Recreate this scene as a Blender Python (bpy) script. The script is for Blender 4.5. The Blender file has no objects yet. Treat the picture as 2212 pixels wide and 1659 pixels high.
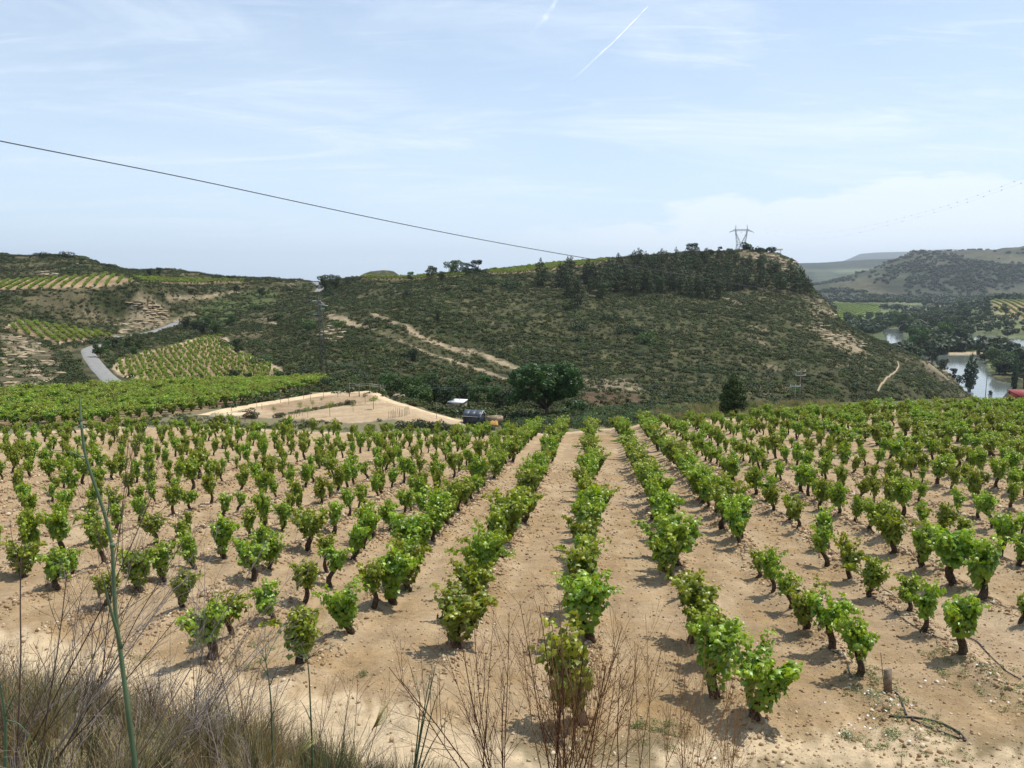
import bpy, math, random
import numpy as np
from mathutils import Vector

rng = np.random.default_rng(7)
random.seed(7)
R = math.radians
sc = bpy.context.scene
col = sc.collection

# ------------------------------------------------------------------ camera
PITCH = R(7.87)
SP, CP = math.sin(PITCH), math.cos(PITCH)
FV, CXV, CYV = 1661.0, 1106.0, 829.5          # the lens measured on a 2212 x 1659 view of the photograph
camd = bpy.data.cameras.new('camera')
camd.sensor_width = 36.0
camd.lens = 36.0 * FV / 2212.0
camd.clip_start = 0.05
camd.clip_end = 120000
cam = bpy.data.objects.new('camera', camd)
cam.rotation_euler = (math.pi / 2 - PITCH, 0, 0)
col.objects.link(cam)
sc.camera = cam

# ------------------------------------------------------------------ sky, sun, exposure
SUN_EL, SUN_AZ = R(62), R(55)                 # azimuth clockwise from +Y (ahead) to +X (right)
world = bpy.data.worlds.new('World')
sc.world = world
world.use_nodes = True
wn, wl = world.node_tree.nodes, world.node_tree.links
for n in list(wn): wn.remove(n)

class NT:
    """small helper to write node trees"""
    def __init__(s, nodes, links): s.n, s.l = nodes, links
    def node(s, typ, **kw):
        n = s.n.new(typ)
        for k, v in kw.items(): setattr(n, k, v)
        return n
    def put(s, sock, v):
        if hasattr(v, 'is_output') or isinstance(v, bpy.types.NodeSocket): s.l.new(v, sock)
        elif v is not None: sock.default_value = v
    def m(s, op, a, b=None, c=None, clamp=False):
        n = s.n.new('ShaderNodeMath'); n.operation = op; n.use_clamp = clamp
        for i, v in enumerate((a, b, c)): s.put(n.inputs[i], v)
        return n.outputs[0]
    def noise(s, vec, scale, detail=4, rough=.5, dist=0.0):
        n = s.n.new('ShaderNodeTexNoise')
        if vec is not None: s.l.new(vec, n.inputs['Vector'])
        n.inputs['Scale'].default_value = scale; n.inputs['Detail'].default_value = detail
        n.inputs['Roughness'].default_value = rough; n.inputs['Distortion'].default_value = dist
        return n.outputs['Fac']
    def ramp(s, fac, *stops):
        n = s.n.new('ShaderNodeValToRGB'); e = n.color_ramp.elements
        while len(e) < len(stops): e.new(.5)
        for i, (p, c) in enumerate(stops):
            e[i].position = p; e[i].color = (*c, 1) if len(c) == 3 else c
        s.put(n.inputs[0], fac)
        return n.outputs[0]
    def rng(s, v, a, b, c=0.0, d=1.0):
        n = s.n.new('ShaderNodeMapRange'); n.interpolation_type = 'SMOOTHSTEP'
        s.put(n.inputs[0], v)
        for i, q in enumerate((a, b, c, d)): s.put(n.inputs[i + 1], q)
        return n.outputs[0]
    def mix(s, f, a, b, mode='MIX'):
        n = s.n.new('ShaderNodeMix'); n.data_type = 'RGBA'; n.blend_type = mode
        s.put(n.inputs[0], f)
        for k, v in ((6, a), (7, b)):
            if isinstance(v, tuple) and len(v) == 3: v = (*v, 1)
            s.put(n.inputs[k], v)
        return n.outputs[2]
    def comb(s, x, y, z):
        n = s.n.new('ShaderNodeCombineXYZ')
        for i, v in enumerate((x, y, z)): s.put(n.inputs[i], v)
        return n.outputs[0]

W = NT(wn, wl)
tc = W.node('ShaderNodeTexCoord')
sep = W.node('ShaderNodeSeparateXYZ'); wl.new(tc.outputs['Generated'], sep.inputs[0])
dx, dy, dz = sep.outputs
sky = W.node('ShaderNodeTexSky'); sky.sky_type = 'NISHITA'; sky.sun_disc = False
sky.sun_elevation = SUN_EL; sky.sun_rotation = SUN_AZ
sky.altitude = 500; sky.air_density = 1.0; sky.dust_density = 1.2; sky.ozone_density = 1.6
up = W.m('MAXIMUM', dz, 0.0)
den = W.m('ADD', up, 0.10)
px = W.m('DIVIDE', dx, den); py = W.m('DIVIDE', dy, den)
# high thin cirrus: long bands, veils and a few fibrous wisps
band = W.noise(W.comb(W.m('MULTIPLY', px, .50), W.m('MULTIPLY', py, 1.15), 3.1), 1.15, 9, .62, .75)
veil = W.noise(W.comb(W.m('MULTIPLY', px, .35), W.m('MULTIPLY', py, .30), 9.7), 1.2, 5, .55, .3)
fib = W.noise(W.comb(W.m('ADD', W.m('MULTIPLY', px, 1.3), W.m('MULTIPLY', py, .25)), W.m('MULTIPLY', py, 4.2), 1.7), 1.5, 9, .66, 1.2)
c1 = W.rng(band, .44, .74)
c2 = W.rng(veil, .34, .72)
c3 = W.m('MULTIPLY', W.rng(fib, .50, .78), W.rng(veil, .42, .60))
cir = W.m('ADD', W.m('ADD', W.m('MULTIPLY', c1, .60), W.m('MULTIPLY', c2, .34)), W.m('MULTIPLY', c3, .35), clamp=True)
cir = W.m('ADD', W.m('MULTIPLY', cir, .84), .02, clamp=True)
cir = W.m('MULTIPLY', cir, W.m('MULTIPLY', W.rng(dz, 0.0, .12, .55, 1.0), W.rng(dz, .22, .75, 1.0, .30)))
# a low far bank of fair weather cloud over the valley to the right
hor = W.m('SQRT', W.m('ADD', W.m('MULTIPLY', dx, dx), W.m('MULTIPLY', dy, dy)))
el = W.m('DIVIDE', dz, hor); az = W.m('DIVIDE', dx, hor)
bn = W.noise(W.comb(W.m('MULTIPLY', az, 9.0), W.m('MULTIPLY', el, 26.0), 4.4), 1.0, 7, .55, .2)
top = W.m('ADD', W.rng(az, -.15, .55, .045, .115), W.m('MULTIPLY', W.m('SUBTRACT', bn, .5), .11))
bank = W.m('MULTIPLY', W.rng(W.m('SUBTRACT', top, el), -.003, .010), W.rng(az, -.12, .22, 0.0, .62))
bank = W.m('MULTIPLY', bank, W.rng(el, .0, .05, .35, 1.0))
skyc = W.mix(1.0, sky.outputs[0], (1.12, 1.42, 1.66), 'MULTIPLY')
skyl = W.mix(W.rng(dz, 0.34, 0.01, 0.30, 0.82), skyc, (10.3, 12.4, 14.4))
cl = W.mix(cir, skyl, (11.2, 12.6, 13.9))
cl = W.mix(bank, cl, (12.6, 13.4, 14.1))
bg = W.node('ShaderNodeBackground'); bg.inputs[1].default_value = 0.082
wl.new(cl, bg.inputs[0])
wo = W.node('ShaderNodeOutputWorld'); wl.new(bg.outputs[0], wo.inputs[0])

sund = bpy.data.lights.new('sun', 'SUN'); sund.energy = 5.0; sund.angle = R(.55); sund.color = (1.0, .955, .88)
sun = bpy.data.objects.new('sun', sund); col.objects.link(sun)
sdir = Vector((math.sin(SUN_AZ) * math.cos(SUN_EL), math.cos(SUN_AZ) * math.cos(SUN_EL), math.sin(SUN_EL)))
sun.rotation_euler = sdir.to_track_quat('Z', 'Y').to_euler()
sun.location = (30, 30, 200)

sc.view_settings.view_transform = 'Standard'
sc.view_settings.look = 'None'
sc.view_settings.exposure = 0.0
sc.view_settings.gamma = 1
sc.view_settings.use_curve_mapping = False
sc.cycles.max_bounces = 6
sc.cycles.diffuse_bounces = 2
sc.cycles.transparent_max_bounces = 8
sc.cycles.volume_bounces = 0
sc.cycles.volume_max_steps = 64

# ------------------------------------------------------------------ maths helpers
def ratio(y):
    b = (y - CYV) / FV
    return -(SP + b * CP) / (CP - b * SP)       # z / Y along a ray
def slope(x, y):
    b = (y - CYV) / FV
    return (x - CXV) / FV / (CP - b * SP)       # X / Y along a ray

def hashn(ix, iy, seed):
    h = (ix.astype(np.int64) * 374761393 + iy.astype(np.int64) * 668265263 + seed * 974634777) & 0x7fffffff
    h = ((h ^ (h >> 13)) * 1274126177) & 0x7fffffff
    h = h ^ (h >> 16)
    return (h & 0xffff) / 65535.0
def vnoise(x, y, seed=0):
    ix, iy = np.floor(x), np.floor(y)
    fx, fy = x - ix, y - iy
    fx = fx * fx * (3 - 2 * fx); fy = fy * fy * (3 - 2 * fy)
    a, b = hashn(ix, iy, seed), hashn(ix + 1, iy, seed)
    c, d = hashn(ix, iy + 1, seed), hashn(ix + 1, iy + 1, seed)
    return (a * (1 - fx) + b * fx) * (1 - fy) + (c * (1 - fx) + d * fx) * fy
def fbm(x, y, seed=0, oct=4, gain=.5):
    t, amp, tot = 0, 1.0, 0
    for o in range(oct):
        t = t + amp * vnoise(x * 2 ** o + 17.3 * o, y * 2 ** o - 9.1 * o, seed + o); tot += amp; amp *= gain
    return t / tot                               # 0..1
def sstep(a, b, x):
    t = np.clip((x - a) / (b - a), 0, 1)
    return t * t * (3 - 2 * t)
def in_poly(px, py, poly):
    inside = np.zeros(px.shape, bool)
    n = len(poly); j = n - 1
    for i in range(n):
        xi, yi = poly[i]; xj, yj = poly[j]
        c = ((yi > py) != (yj > py)) & (px < (xj - xi) * (py - yi) / ((yj - yi) if yj != yi else 1e-9) + xi)
        inside ^= c; j = i
    return inside

# ------------------------------------------------------------------ the lie of the land
# rings of survey points: (view x, view y, distance) or (view x, None, distance, height under the eye)
FZ0, FG = -5.3, -.1295
def plane(D): return FZ0 + FG * D
RINGS = [
 [(0, None, .5, -1.62), (2212, None, .5, -1.62)],
 [(0, None, 1.6, -1.75), (1106, None, 1.6, -1.95), (2212, None, 1.6, -2.1)],
 [(-100, None, 3.2, -1.95), (500, None, 3.2, -2.2), (900, None, 3.2, -2.4), (2212, None, 3.2, -2.5)],
 [(-100, None, 5.0, -2.95), (500, None, 5.0, -3.4), (900, None, 5.0, -3.75), (2212, None, 5.0, -3.85)],
 [(-100, None, 7.6, -4.75), (500, None, 7.6, -5.4), (900, None, 7.6, -5.75), (2212, None, 7.6, -5.8)],
 [(-100, None, 10.0, -6.3), (500, None, 10, -6.5), (2212, None, 10.0, plane(10))],
 [(0, None, 13., plane(13)), (2212, None, 13., plane(13))],
 [(0, None, 20., plane(20)), (2212, None, 20., plane(20))],
 [(0, None, 32., plane(32)), (2212, None, 32., plane(32))],
 [(0, None, 46., plane(46) + .05), (2212, None, 46., plane(46) + .1)],
 # far edge of the near vineyard
 [(-300, 945, 66), (0, 940, 67), (250, 925, 70), (500, 925, 70), (700, 935, 69), (900, 940, 69), (1030, 942, 69), (1200, 938, 70),
  (1400, 918, 76), (1600, 904, 80), (1800, 896, 85), (1950, 885, 92), (2100, 880, 95), (2212, 880, 96), (2500, 880, 96)],
 # strip beyond it
 [(-300, 922, 78), (500, 920, 79), (700, 921, 79), (900, 926, 78), (1030, None, 80, -17.0), (1200, 928, 80), (1400, 906, 86),
  (1600, 892, 90), (1800, 882, 95), (1950, 872, 105), (2100, 870, 108), (2500, 870, 108)],
 # terrace with orchard and sheds / upper rim on the right
 [(-300, 852, 122), (0, 850, 125), (250, 842, 133), (500, 836, 138), (700, 836, 128), (800, 846, 116), (900, 874, 104), (1030, 924, 97),
  (1200, 897, 118), (1400, 885, 110), (1600, 872, 105), (1800, 868, 112), (1950, 863, 120), (2100, 862, 122), (2500, 862, 122)],
 # valley bottom, foot of the hills
 [(-300, 845, 150), (0, 845, 150), (250, 832, 163), (500, 822, 185), (640, 824, 160), (700, 826, 150), (800, None, 140, -21.5), (900, None, 138, -23.0),
  (1030, 858, 142), (1200, 868, 160), (1400, 868, 170), (1600, None, 170, -29.5), (1800, None, 190, -36), (1950, None, 200, -42), (2100, None, 230, -50), (2500, None, 230, -50)],
 [(-300, 800, 190), (0, 800, 190), (250, 800, 205), (500, 770, 240), (700, 780, 200), (900, 800, 185), (1030, 815, 190), (1200, 815, 205),
  (1400, 815, 210), (1600, 815, 215), (1800, 820, 230), (1950, 825, 262), (2050, 845, 300), (2100, None, 320, -53.5), (2500, None, 320, -54)],
 [(-300, 740, 250), (0, 740, 250), (250, 745, 270), (400, 722, 300), (500, 728, 300), (600, 740, 270), (700, 735, 240), (900, 750, 230), (1030, 760, 238),
  (1200, 745, 255), (1400, 745, 258), (1600, 745, 265), (1800, 752, 290), (1900, 767, 318), (1950, 795, 320), (2050, 838, 328), (2091, 855, 335), (2130, None, 330, -54), (2500, None, 330, -54)],
 [(-300, 690, 300), (0, 690, 300), (250, 695, 340), (400, 698, 352), (500, 693, 356), (600, 688, 350), (700, 676, 320), (800, 675, 285), (900, 690, 275), (1030, 690, 285), (1200, 672, 320),
  (1400, 672, 330), (1600, 676, 338), (1700, 690, 345), (1800, 712, 350), (1868, 737, 355), (1931, 757, 360), (1995, 782, 355), (2041, 815, 350), (2085, 850, 345), (2130, None, 345, -54.6), (2500, None, 345, -54.6)],
 [(-300, 628, 350), (0, 629, 350), (150, 628, 345), (300, 616, 360), (450, 625, 412), (600, 640, 430), (685, 632, 430), (760, 648, 370), (900, 645, 330), (1030, 633, 350),
  (1200, 620, 390), (1400, 612, 410), (1600, 625, 410), (1700, 640, 405), (1758, 655, 400), (1810, 691, 385), (1868, 725, 380), (1931, 748, 380), (1995, 777, 372), (2041, 810, 362), (2085, None, 360, -53.6), (2130, None, 360, -54.6), (2500, None, 360, -54.6)],
 [(-300, 595, 400), (0, 606, 400), (120, 598, 400), (240, 594, 400), (300, 599, 405), (450, 605, 447), (600, 612, 450), (685, 621, 468), (720, 622, 430), (760, 622, 400), (900, 616, 378), (1030, 603, 392), (1200, 588, 430),
  (1400, 578, 455), (1600, 580, 462), (1700, 592, 460), (1735, 610, 455), (1757, 632, 440), (1805, 671, 425), (1808, 690, 412), (1868, 722, 398), (1931, 746, 388), (1995, None, 384, -43), (2041, None, 374, -50), (2085, None, 366, -54.2), (2500, None, 370, -54.6)],
 # skyline of the near hills
 [(-300, 548, 480), (0, 547, 480), (60, 553, 480), (130, 551, 480), (180, 556, 480), (230, 574, 480), (300, 583, 480), (350, 583, 480), (400, 586, 480),
  (470, 596, 480), (500, 600, 480), (560, 602, 485), (640, 604, 490), (675, 610, 495), (692, 611, 495), (715, 606, 470), (760, 601, 440), (800, 598, 430), (880, 597, 425), (930, 594, 425), (1040, 587, 440), (1060, 583, 450),
  (1150, 573, 480), (1200, 567, 500), (1300, 560, 510), (1450, 551, 515), (1580, 543, 520), (1620, 541, 520), (1680, 547, 520), (1712, 560, 515), (1723, 568, 505), (1726, 588, 490), (1757, 624, 460),
  (1800, 664, 440), (1807, 668, 430), (1809, 688, 420), (1868, None, 410, -33), (1931, None, 400, -40), (1995, None, 395, -50), (2041, None, 385, -53.5), (2091, None, 380, -54.6), (2500, None, 380, -54.6)],
 [(-300, None, 600, -8), (685, None, 600, -20), (770, None, 560, -12), (1600, None, 640, -10), (1700, None, 600, -30), (1740, None, 560, -50), (1800, None, 520, -54), (2500, None, 460, -54.6)],
 [(-300, None, 700, -30), (740, None, 700, -30), (776, 596, 700), (800, 586, 700), (828, 583, 700), (852, 587, 700), (865, 597, 700), (900, None, 700, -20), (1720, None, 700, -50), (1780, None, 700, -54.6), (2500, None, 700, -54.6)],
 [(-300, None, 860, -50), (1700, None, 860, -52), (1780, None, 860, -54.7), (2090, None, 860, -54.6), (2135, None, 860, -48), (2150, 684, 860), (2190, 689, 860), (2500, 692, 860)],
 [(-300, None, 1150, -60), (700, None, 1150, -60), (1700, None, 1150, -54.8), (2050, None, 1150, -54.6), (2120, None, 1150, -42), (2141, 648, 1150), (2500, 648, 1150)],
 [(-300, None, 1600, -60), (1700, None, 1600, -55), (2080, None, 1600, -54), (2150, None, 1600, -50), (2500, None, 1600, -48)],
 [(-300, None, 1950, -60), (1700, None, 1950, -52), (1770, 642, 1950), (1900, 641, 1950), (2080, 640, 1950), (2500, 634, 1950)],
 [(-300, None, 2300, -60), (1700, None, 2300, -40), (1765, 623, 2300), (1835, 612, 2300), (1900, 598, 2300), (1968, 590, 2300), (2068, 583, 2300), (2500, 578, 2300)],
 [(-300, None, 2900, -60), (1700, None, 2900, -35), (1765, 620, 2900), (1800, 611, 2900), (1835, 601, 2900), (1891, 581, 2900), (1938, 562, 2900), (1968, 550, 2900), (2040, 544, 2900), (2068, 543, 2900), (2108, 537, 2900), (2165, 532, 2900), (2300, 531, 2900), (2500, 540, 2900)],
 [(-300, None, 3400, -60), (1700, None, 3400, -40), (1800, 607, 3400), (1891, 600, 3400), (1960, None, 3400, 0), (2500, None, 3400, 40)],
 [(-300, None, 4300, -60), (1640, None, 4300, -30), (1700, 585, 4300), (1800, 582, 4300), (1900, 578, 4300), (2500, None, 4300, 40)],
 [(-300, None, 5200, -70), (1600, None, 5200, -30), (1690, 571, 5200), (1725, 569, 5200), (1780, 567, 5200), (1825, 564, 5200), (1870, 561, 5200), (1938, 558, 5200), (2000, 558, 5200), (2500, 560, 5200)],
 [(-300, None, 7500, -150), (1700, None, 7500, 0), (2500, None, 7500, 20)],
 [(-300, None, 12000, -300), (1700, None, 12000, -50), (1800, 571, 12000), (1828, 562, 12000), (1858, 549, 12000), (1891, 546, 12000), (1975, 544, 12000), (2041, 539, 12000), (2120, 541, 12000), (2300, 550, 12000), (2500, 560, 12000)],
 [(-300, None, 14500, -400), (2500, None, 14500, -200)],
]
S = np.concatenate([np.linspace(-2.2, -.80, 26)[:-1], np.linspace(-.80, .80, 700), np.linspace(.80, 2.2, 26)[1:]])
def geo(a, b, n): return np.exp(np.linspace(math.log(a), math.log(b), n, endpoint=False))
YR = np.concatenate([geo(.6, 8, 60), geo(8, 72, 300), geo(72, 620, 300), geo(620, 14200, 150), [14200.]])
LY = np.log(YR)
NS, NY = len(S), len(YR)
kD, kZ = [], []
for ring in RINGS:
    ss, dd, zz = [], [], []
    for p in ring:
        if p[1] is None: ss.append(slope(p[0], 600)); dd.append(p[2]); zz.append(p[3])
        else: ss.append(slope(p[0], p[1])); dd.append(p[2]); zz.append(ratio(p[1]) * p[2])
    o = np.argsort(ss)
    kD.append(np.interp(S, np.array(ss)[o], np.array(dd)[o])); kZ.append(np.interp(S, np.array(ss)[o], np.array(zz)[o]))
kD, kZ = np.array(kD), np.array(kZ)
for k in range(1, len(kD)): kD[k] = np.maximum(kD[k], kD[k - 1] * 1.004)
kL = np.log(kD)
HZ = np.empty((NY, NS))
def pchip(xk, yk, x):
    h = np.diff(xk); d = np.diff(yk) / h
    mm = np.zeros_like(yk)
    w1, w2 = 2 * h[1:] + h[:-1], h[1:] + 2 * h[:-1]
    ok = d[:-1] * d[1:] > 0
    with np.errstate(divide='ignore', invalid='ignore'):
        hm = (w1 + w2) / (w1 / d[:-1] + w2 / d[1:])
    mm[1:-1] = np.where(ok, hm, 0)
    mm[0], mm[-1] = d[0], d[-1]
    i = np.clip(np.searchsorted(xk, x) - 1, 0, len(h) - 1)
    t = (x - xk[i]) / h[i]
    return (yk[i] * (1 + 2 * t) * (1 - t) ** 2 + mm[i] * h[i] * t * (1 - t) ** 2
            + yk[i + 1] * t * t * (3 - 2 * t) + mm[i + 1] * h[i] * t * t * (t - 1))
for j in range(NS):
    # interpolate the height over real distance so that plane fields stay plane
    HZ[:, j] = pchip(kD[:, j], kZ[:, j], YR)
GS, GY = np.meshgrid(S, YR)
GX = GS * GY
GL = np.log(GY)

def lookup(tab, s, Y):
    s = np.clip(np.asarray(s, float), S[0], S[-1]); l = np.log(np.clip(np.asarray(Y, float), YR[0], YR[-1]))
    j = np.clip(np.searchsorted(S, s) - 1, 0, NS - 2); i = np.clip(np.searchsorted(LY, l) - 1, 0, NY - 2)
    u = (s - S[j]) / (S[j + 1] - S[j]); v = (l - LY[i]) / (LY[i + 1] - LY[i])
    return (tab[i, j] * (1 - u) + tab[i, j + 1] * u) * (1 - v) + (tab[i + 1, j] * (1 - u) + tab[i + 1, j + 1] * u) * v
def gz(X, Y): return lookup(HZ, np.asarray(X, float) / np.maximum(np.asarray(Y, float), .5), Y)
def hit(x, y, dmin=9.0, dmax=14000):
    """where the line of sight through view pixel (x, y) first meets the land"""
    r, s = ratio(y), slope(x, y)
    Y = geo(dmin, dmax, 2600)
    z = lookup(HZ, np.full(Y.shape, s), Y)
    k = np.nonzero(z >= r * Y)[0]
    if len(k) == 0: return None
    k = k[0]
    if k == 0: Yh = Y[0]
    else:
        a, b = z[k - 1] - r * Y[k - 1], z[k] - r * Y[k]
        Yh = Y[k - 1] + (Y[k] - Y[k - 1]) * (-a) / (b - a + 1e-12)
    return Vector((s * Yh, Yh, float(lookup(HZ, s, Yh))))
def poly_sl(pts, **k):
    """an outline picked on the view, as land coordinates (slope, log distance)"""
    out = []
    n = len(pts)
    for i in range(n):
        a, b = pts[i], pts[(i + 1) % n]
        for t in (0, .25, .5, .75):
            q = hit(a[0] + (b[0] - a[0]) * t, a[1] + (b[1] - a[1]) * t, **k)
            if q is not None: out.append((q.x / q.y, math.log(q.y)))
    return out
def flat_sl(pts, z):
    return [(slope(x, y), math.log(z / ratio(y))) for x, y in pts]
def pmask(poly, warp=0.0):
    if not warp: return in_poly(GS, GL, poly)
    return in_poly(GS + warp * .018 * (WN1 - .5), GL + warp * .06 * (WN2 - .5), poly)
WN1 = fbm(GS * 90, GL * 30, 201, 4); WN2 = fbm(GS * 90, GL * 30, 211, 4)
def blur(m, n=1):
    m = m.astype(float)
    for _ in range(n):
        p = np.pad(m, 1, mode='edge')
        m = (p[:-2, 1:-1] + p[2:, 1:-1] + p[1:-1, :-2] + p[1:-1, 2:] + 2 * p[1:-1, 1:-1]) / 6
    return m

# rows of the near vineyard: each is a straight line X = c + RD * Y
RD = .1058
ROWC = {0: -.116, 1: 2.42, 2: 4.75, 3: 7.05, 4: 9.28, -1: -2.56, -2: -4.98, -3: -6.95, -4: -9.0, -5: -11.1}
for k in range(5, 26): ROWC[k] = ROWC[k - 1] + 2.30
for k in range(-6, -32, -1): ROWC[k] = ROWC[k + 1] - 2.22
cs = np.array(sorted(ROWC.values()))
EDGE_S = [slope(x, y) for x, y, d in RINGS[10]]; EDGE_D = [d for x, y, d in RINGS[10]]
def edge(s): return np.interp(s, EDGE_S, EDGE_D)

# ------------------------------------------------------------------ regions, picked on the view and laid on the land
river_polys = [
 [(1905, 712), (1925, 709), (1952, 710), (1950, 728), (1975, 752), (2010, 765), (2041, 764), (2134, 763), (2126, 778), (2136, 802), (2150, 820), (2182, 826), (2186, 840), (2160, 862), (2109, 866), (2085, 846), (2058, 815), (2034, 792), (1990, 781), (1950, 765), (1918, 742)],
 [(2060, 752), (2083, 745), (2105, 735), (2108, 721), (2131, 723), (2192, 730), (2215, 737), (2290, 745), (2300, 775), (2212, 768), (2190, 764), (2181, 753), (2134, 747), (2090, 753)],
 [(1968, 659), (1985, 658), (1998, 663), (1994, 668), (1972, 666)],
]
river = np.zeros(GS.shape, bool)
for p in river_polys: river |= pmask(flat_sl(p, -54.9))
valley = (GL > math.log(440)) & (GY < 1900) & (GS > .36)

P_triangle = poly_sl([(247, 793), (263, 777), (313, 765), (380, 747), (447, 727), (480, 729), (489, 750), (545, 775), (612, 805), (560, 822), (470, 829), (367, 829), (300, 819), (253, 808)])
P_terrace = poly_sl([(-60, 608), (0, 607), (120, 600), (240, 595), (300, 609), (230, 619), (90, 625), (0, 629), (-60, 630)])
P_terrace2 = poly_sl([(285, 599), (340, 602), (440, 604), (520, 606), (530, 609), (470, 612), (400, 613), (310, 610)])
P_small = poly_sl([(13, 707), (37, 694), (117, 702), (183, 714), (247, 727), (187, 735), (123, 741), (50, 721)])
P_left = poly_sl([(-200, 862), (0, 859), (150, 846), (267, 839), (400, 834), (533, 830), (700, 823), (708, 831), (660, 842), (583, 859), (500, 875), (433, 888), (333, 900), (250, 912), (167, 920), (0, 921), (-200, 925)])
P_yard = poly_sl([(452, 898), (520, 882), (600, 866), (690, 851), (800, 848), (828, 858), (880, 878), (945, 896), (1000, 908), (1010, 918), (900, 914), (850, 905), (760, 914), (640, 905), (560, 902)])
P_crestv = poly_sl([(1050, 588), (1150, 575), (1200, 569), (1300, 562), (1330, 561), (1290, 572), (1180, 585), (1110, 592), (1060, 592)])
P_crestv2 = poly_sl([(780, 599), (900, 598), (1000, 592), (1010, 596), (900, 604), (800, 605)])
P_meadow = poly_sl([(1800, 655), (1901, 657), (1903, 672), (1874, 687), (1812, 692)])
P_rightv = poly_sl([(2141, 649), (2212, 649), (2300, 649), (2300, 694), (2212, 689), (2183, 683), (2150, 671)])
P_rightsoil = poly_sl([(2138, 670), (2150, 671), (2183, 683), (2212, 690), (2212, 694), (2180, 689), (2136, 674)])
P_drygrass = poly_sl([(1225, 817), (1292, 818), (1368, 815), (1391, 840), (1400, 852), (1300, 850), (1240, 840), (1228, 826)])
P_redgrass = poly_sl([(1262, 852), (1380, 858), (1395, 872), (1300, 884), (1255, 874)])
P_gully = poly_sl([(705, 660), (760, 668), (880, 708), (975, 748), (1060, 772), (1138, 800), (1120, 832), (1040, 803), (905, 758), (798, 714), (715, 690)])
P_trackA = poly_sl([(712, 676), (745, 686), (800, 709), (798, 716), (745, 704), (705, 688)])
P_trackB = poly_sl([(900, 752), (975, 775), (1040, 795), (1090, 815), (1114, 828), (1085, 828), (1035, 803), (970, 781), (898, 757)])
P_trackC = poly_sl([(800, 672), (878, 704), (918, 728), (975, 748), (1058, 768), (1137, 797), (1130, 803), (1050, 776), (965, 755), (905, 732), (870, 711), (795, 678)])
P_rock = [poly_sl(q) for q in (
  [(245, 700), (300, 690), (333, 665), (372, 680), (362, 700), (300, 716), (262, 722)],
  [(270, 655), (330, 650), (368, 680), (350, 690), (300, 672)],
  [(0, 720), (60, 728), (100, 750), (130, 775), (135, 800), (120, 830), (40, 842), (0, 835)],
  [(1588, 543), (1640, 541), (1690, 549), (1700, 562), (1640, 560), (1600, 556)],
  [(1660, 552), (1712, 560), (1727, 585), (1715, 600), (1680, 585), (1655, 570)],
  [(1725, 630), (1800, 655), (1808, 690), (1780, 680), (1740, 655)],
  [(1740, 690), (1830, 715), (1870, 740), (1860, 765), (1800, 750), (1760, 720)],
  [(1990, 770), (2040, 790), (2070, 820), (2050, 835), (2000, 800)],
  [(60, 585), (110, 585), (200, 560), (160, 575), (120, 595), (60, 596)],
  [(600, 610), (660, 607), (665, 611), (630, 616), (608, 617)],
  [(680, 725), (715, 700), (735, 715), (750, 740), (720, 745)], [(560, 690), (600, 680), (600, 705), (570, 712)])]
P_greengully = poly_sl([(390, 700), (470, 640), (560, 628), (640, 640), (560, 660), (500, 690), (490, 720), (430, 715)])
P_strip = poly_sl([(1390, 905), (1430, 882), (1600, 872), (1800, 868), (1830, 890), (1700, 898), (1560, 903), (1420, 915)])
P_pines = poly_sl([(1290, 575), (1340, 560), (1420, 553), (1560, 546), (1600, 556), (1700, 580), (1752, 622), (1755, 640), (1640, 632), (1560, 640), (1470, 636), (1330, 640), (1290, 640), (1200, 640), (1160, 600)])
P_bandR = poly_sl([(1960, 600), (2030, 583), (2100, 580), (2250, 574), (2250, 600), (2150, 622), (2000, 625), (1960, 612)])
P_farfield = poly_sl([(1735, 583), (1800, 581), (1850, 580), (1880, 584), (1830, 592), (1760, 593)])
P_farfield2 = poly_sl([(1752, 596), (1830, 594), (1850, 597), (1800, 604), (1756, 606)])
P_pale = poly_sl([(-100, 1335), (60, 1372), (190, 1398), (330, 1440), (520, 1478), (700, 1500), (860, 1540), (1010, 1580), (1150, 1640), (1180, 1659), (700, 1659), (420, 1600), (100, 1530), (-100, 1480)], dmin=5)
P_pale2 = poly_sl([(1480, 1600), (1700, 1585), (1900, 1575), (2080, 1610), (2212, 1625), (2212, 1659), (1400, 1659)], dmin=5)

road_lines = [
 ([(292, 848), (264, 838), (236, 820), (213, 797), (192, 769), (189, 757), (201, 750), (232, 745)], 4.3),
 ([(240, 730), (290, 726), (322, 719), (360, 707), (390, 694)], 4.2),
 ([(681, 632), (690, 627), (694, 620), (686, 613), (680, 610)], 4.3)]
track_lines = [
 ([(440, 899), (493, 886), (575, 872), (643, 861), (698, 852), (753, 847), (800, 848)], 3.0),
 ([(806, 848), (828, 862), (852, 871), (880, 879), (905, 887), (943, 897), (975, 905), (1000, 912)], 1.7)]
foot_line = [(1939, 782), (1942, 790), (1932, 803), (1916, 817), (1908, 824), (1898, 840), (1894, 849)]
edge_lines = [
 ([(715, 682), (760, 697), (800, 712), (850, 734), (905, 754), (975, 777), (1041, 797), (1108, 825)], 1.6),
 ([(247, 795), (262, 776), (313, 765), (380, 747), (447, 727)], 1.8), ([(486, 733), (494, 752), (545, 773), (612, 805)], 2.2),
 ([(8, 708), (37, 693), (60, 697)], 2.5), ([(115, 742), (190, 735), (250, 727)], 1.8), ([(247, 795), (270, 812), (340, 826)], 1.6),
 ([(200, 620), (300, 612)], 2.2), ([(850, 628), (1000, 616), (1050, 612)], 1.2), ([(360, 645), (520, 632)], 1.8), ([(380, 693), (422, 680)], 2.2),
 ([(1550, 640), (1600, 657)], 1.2)]

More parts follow.
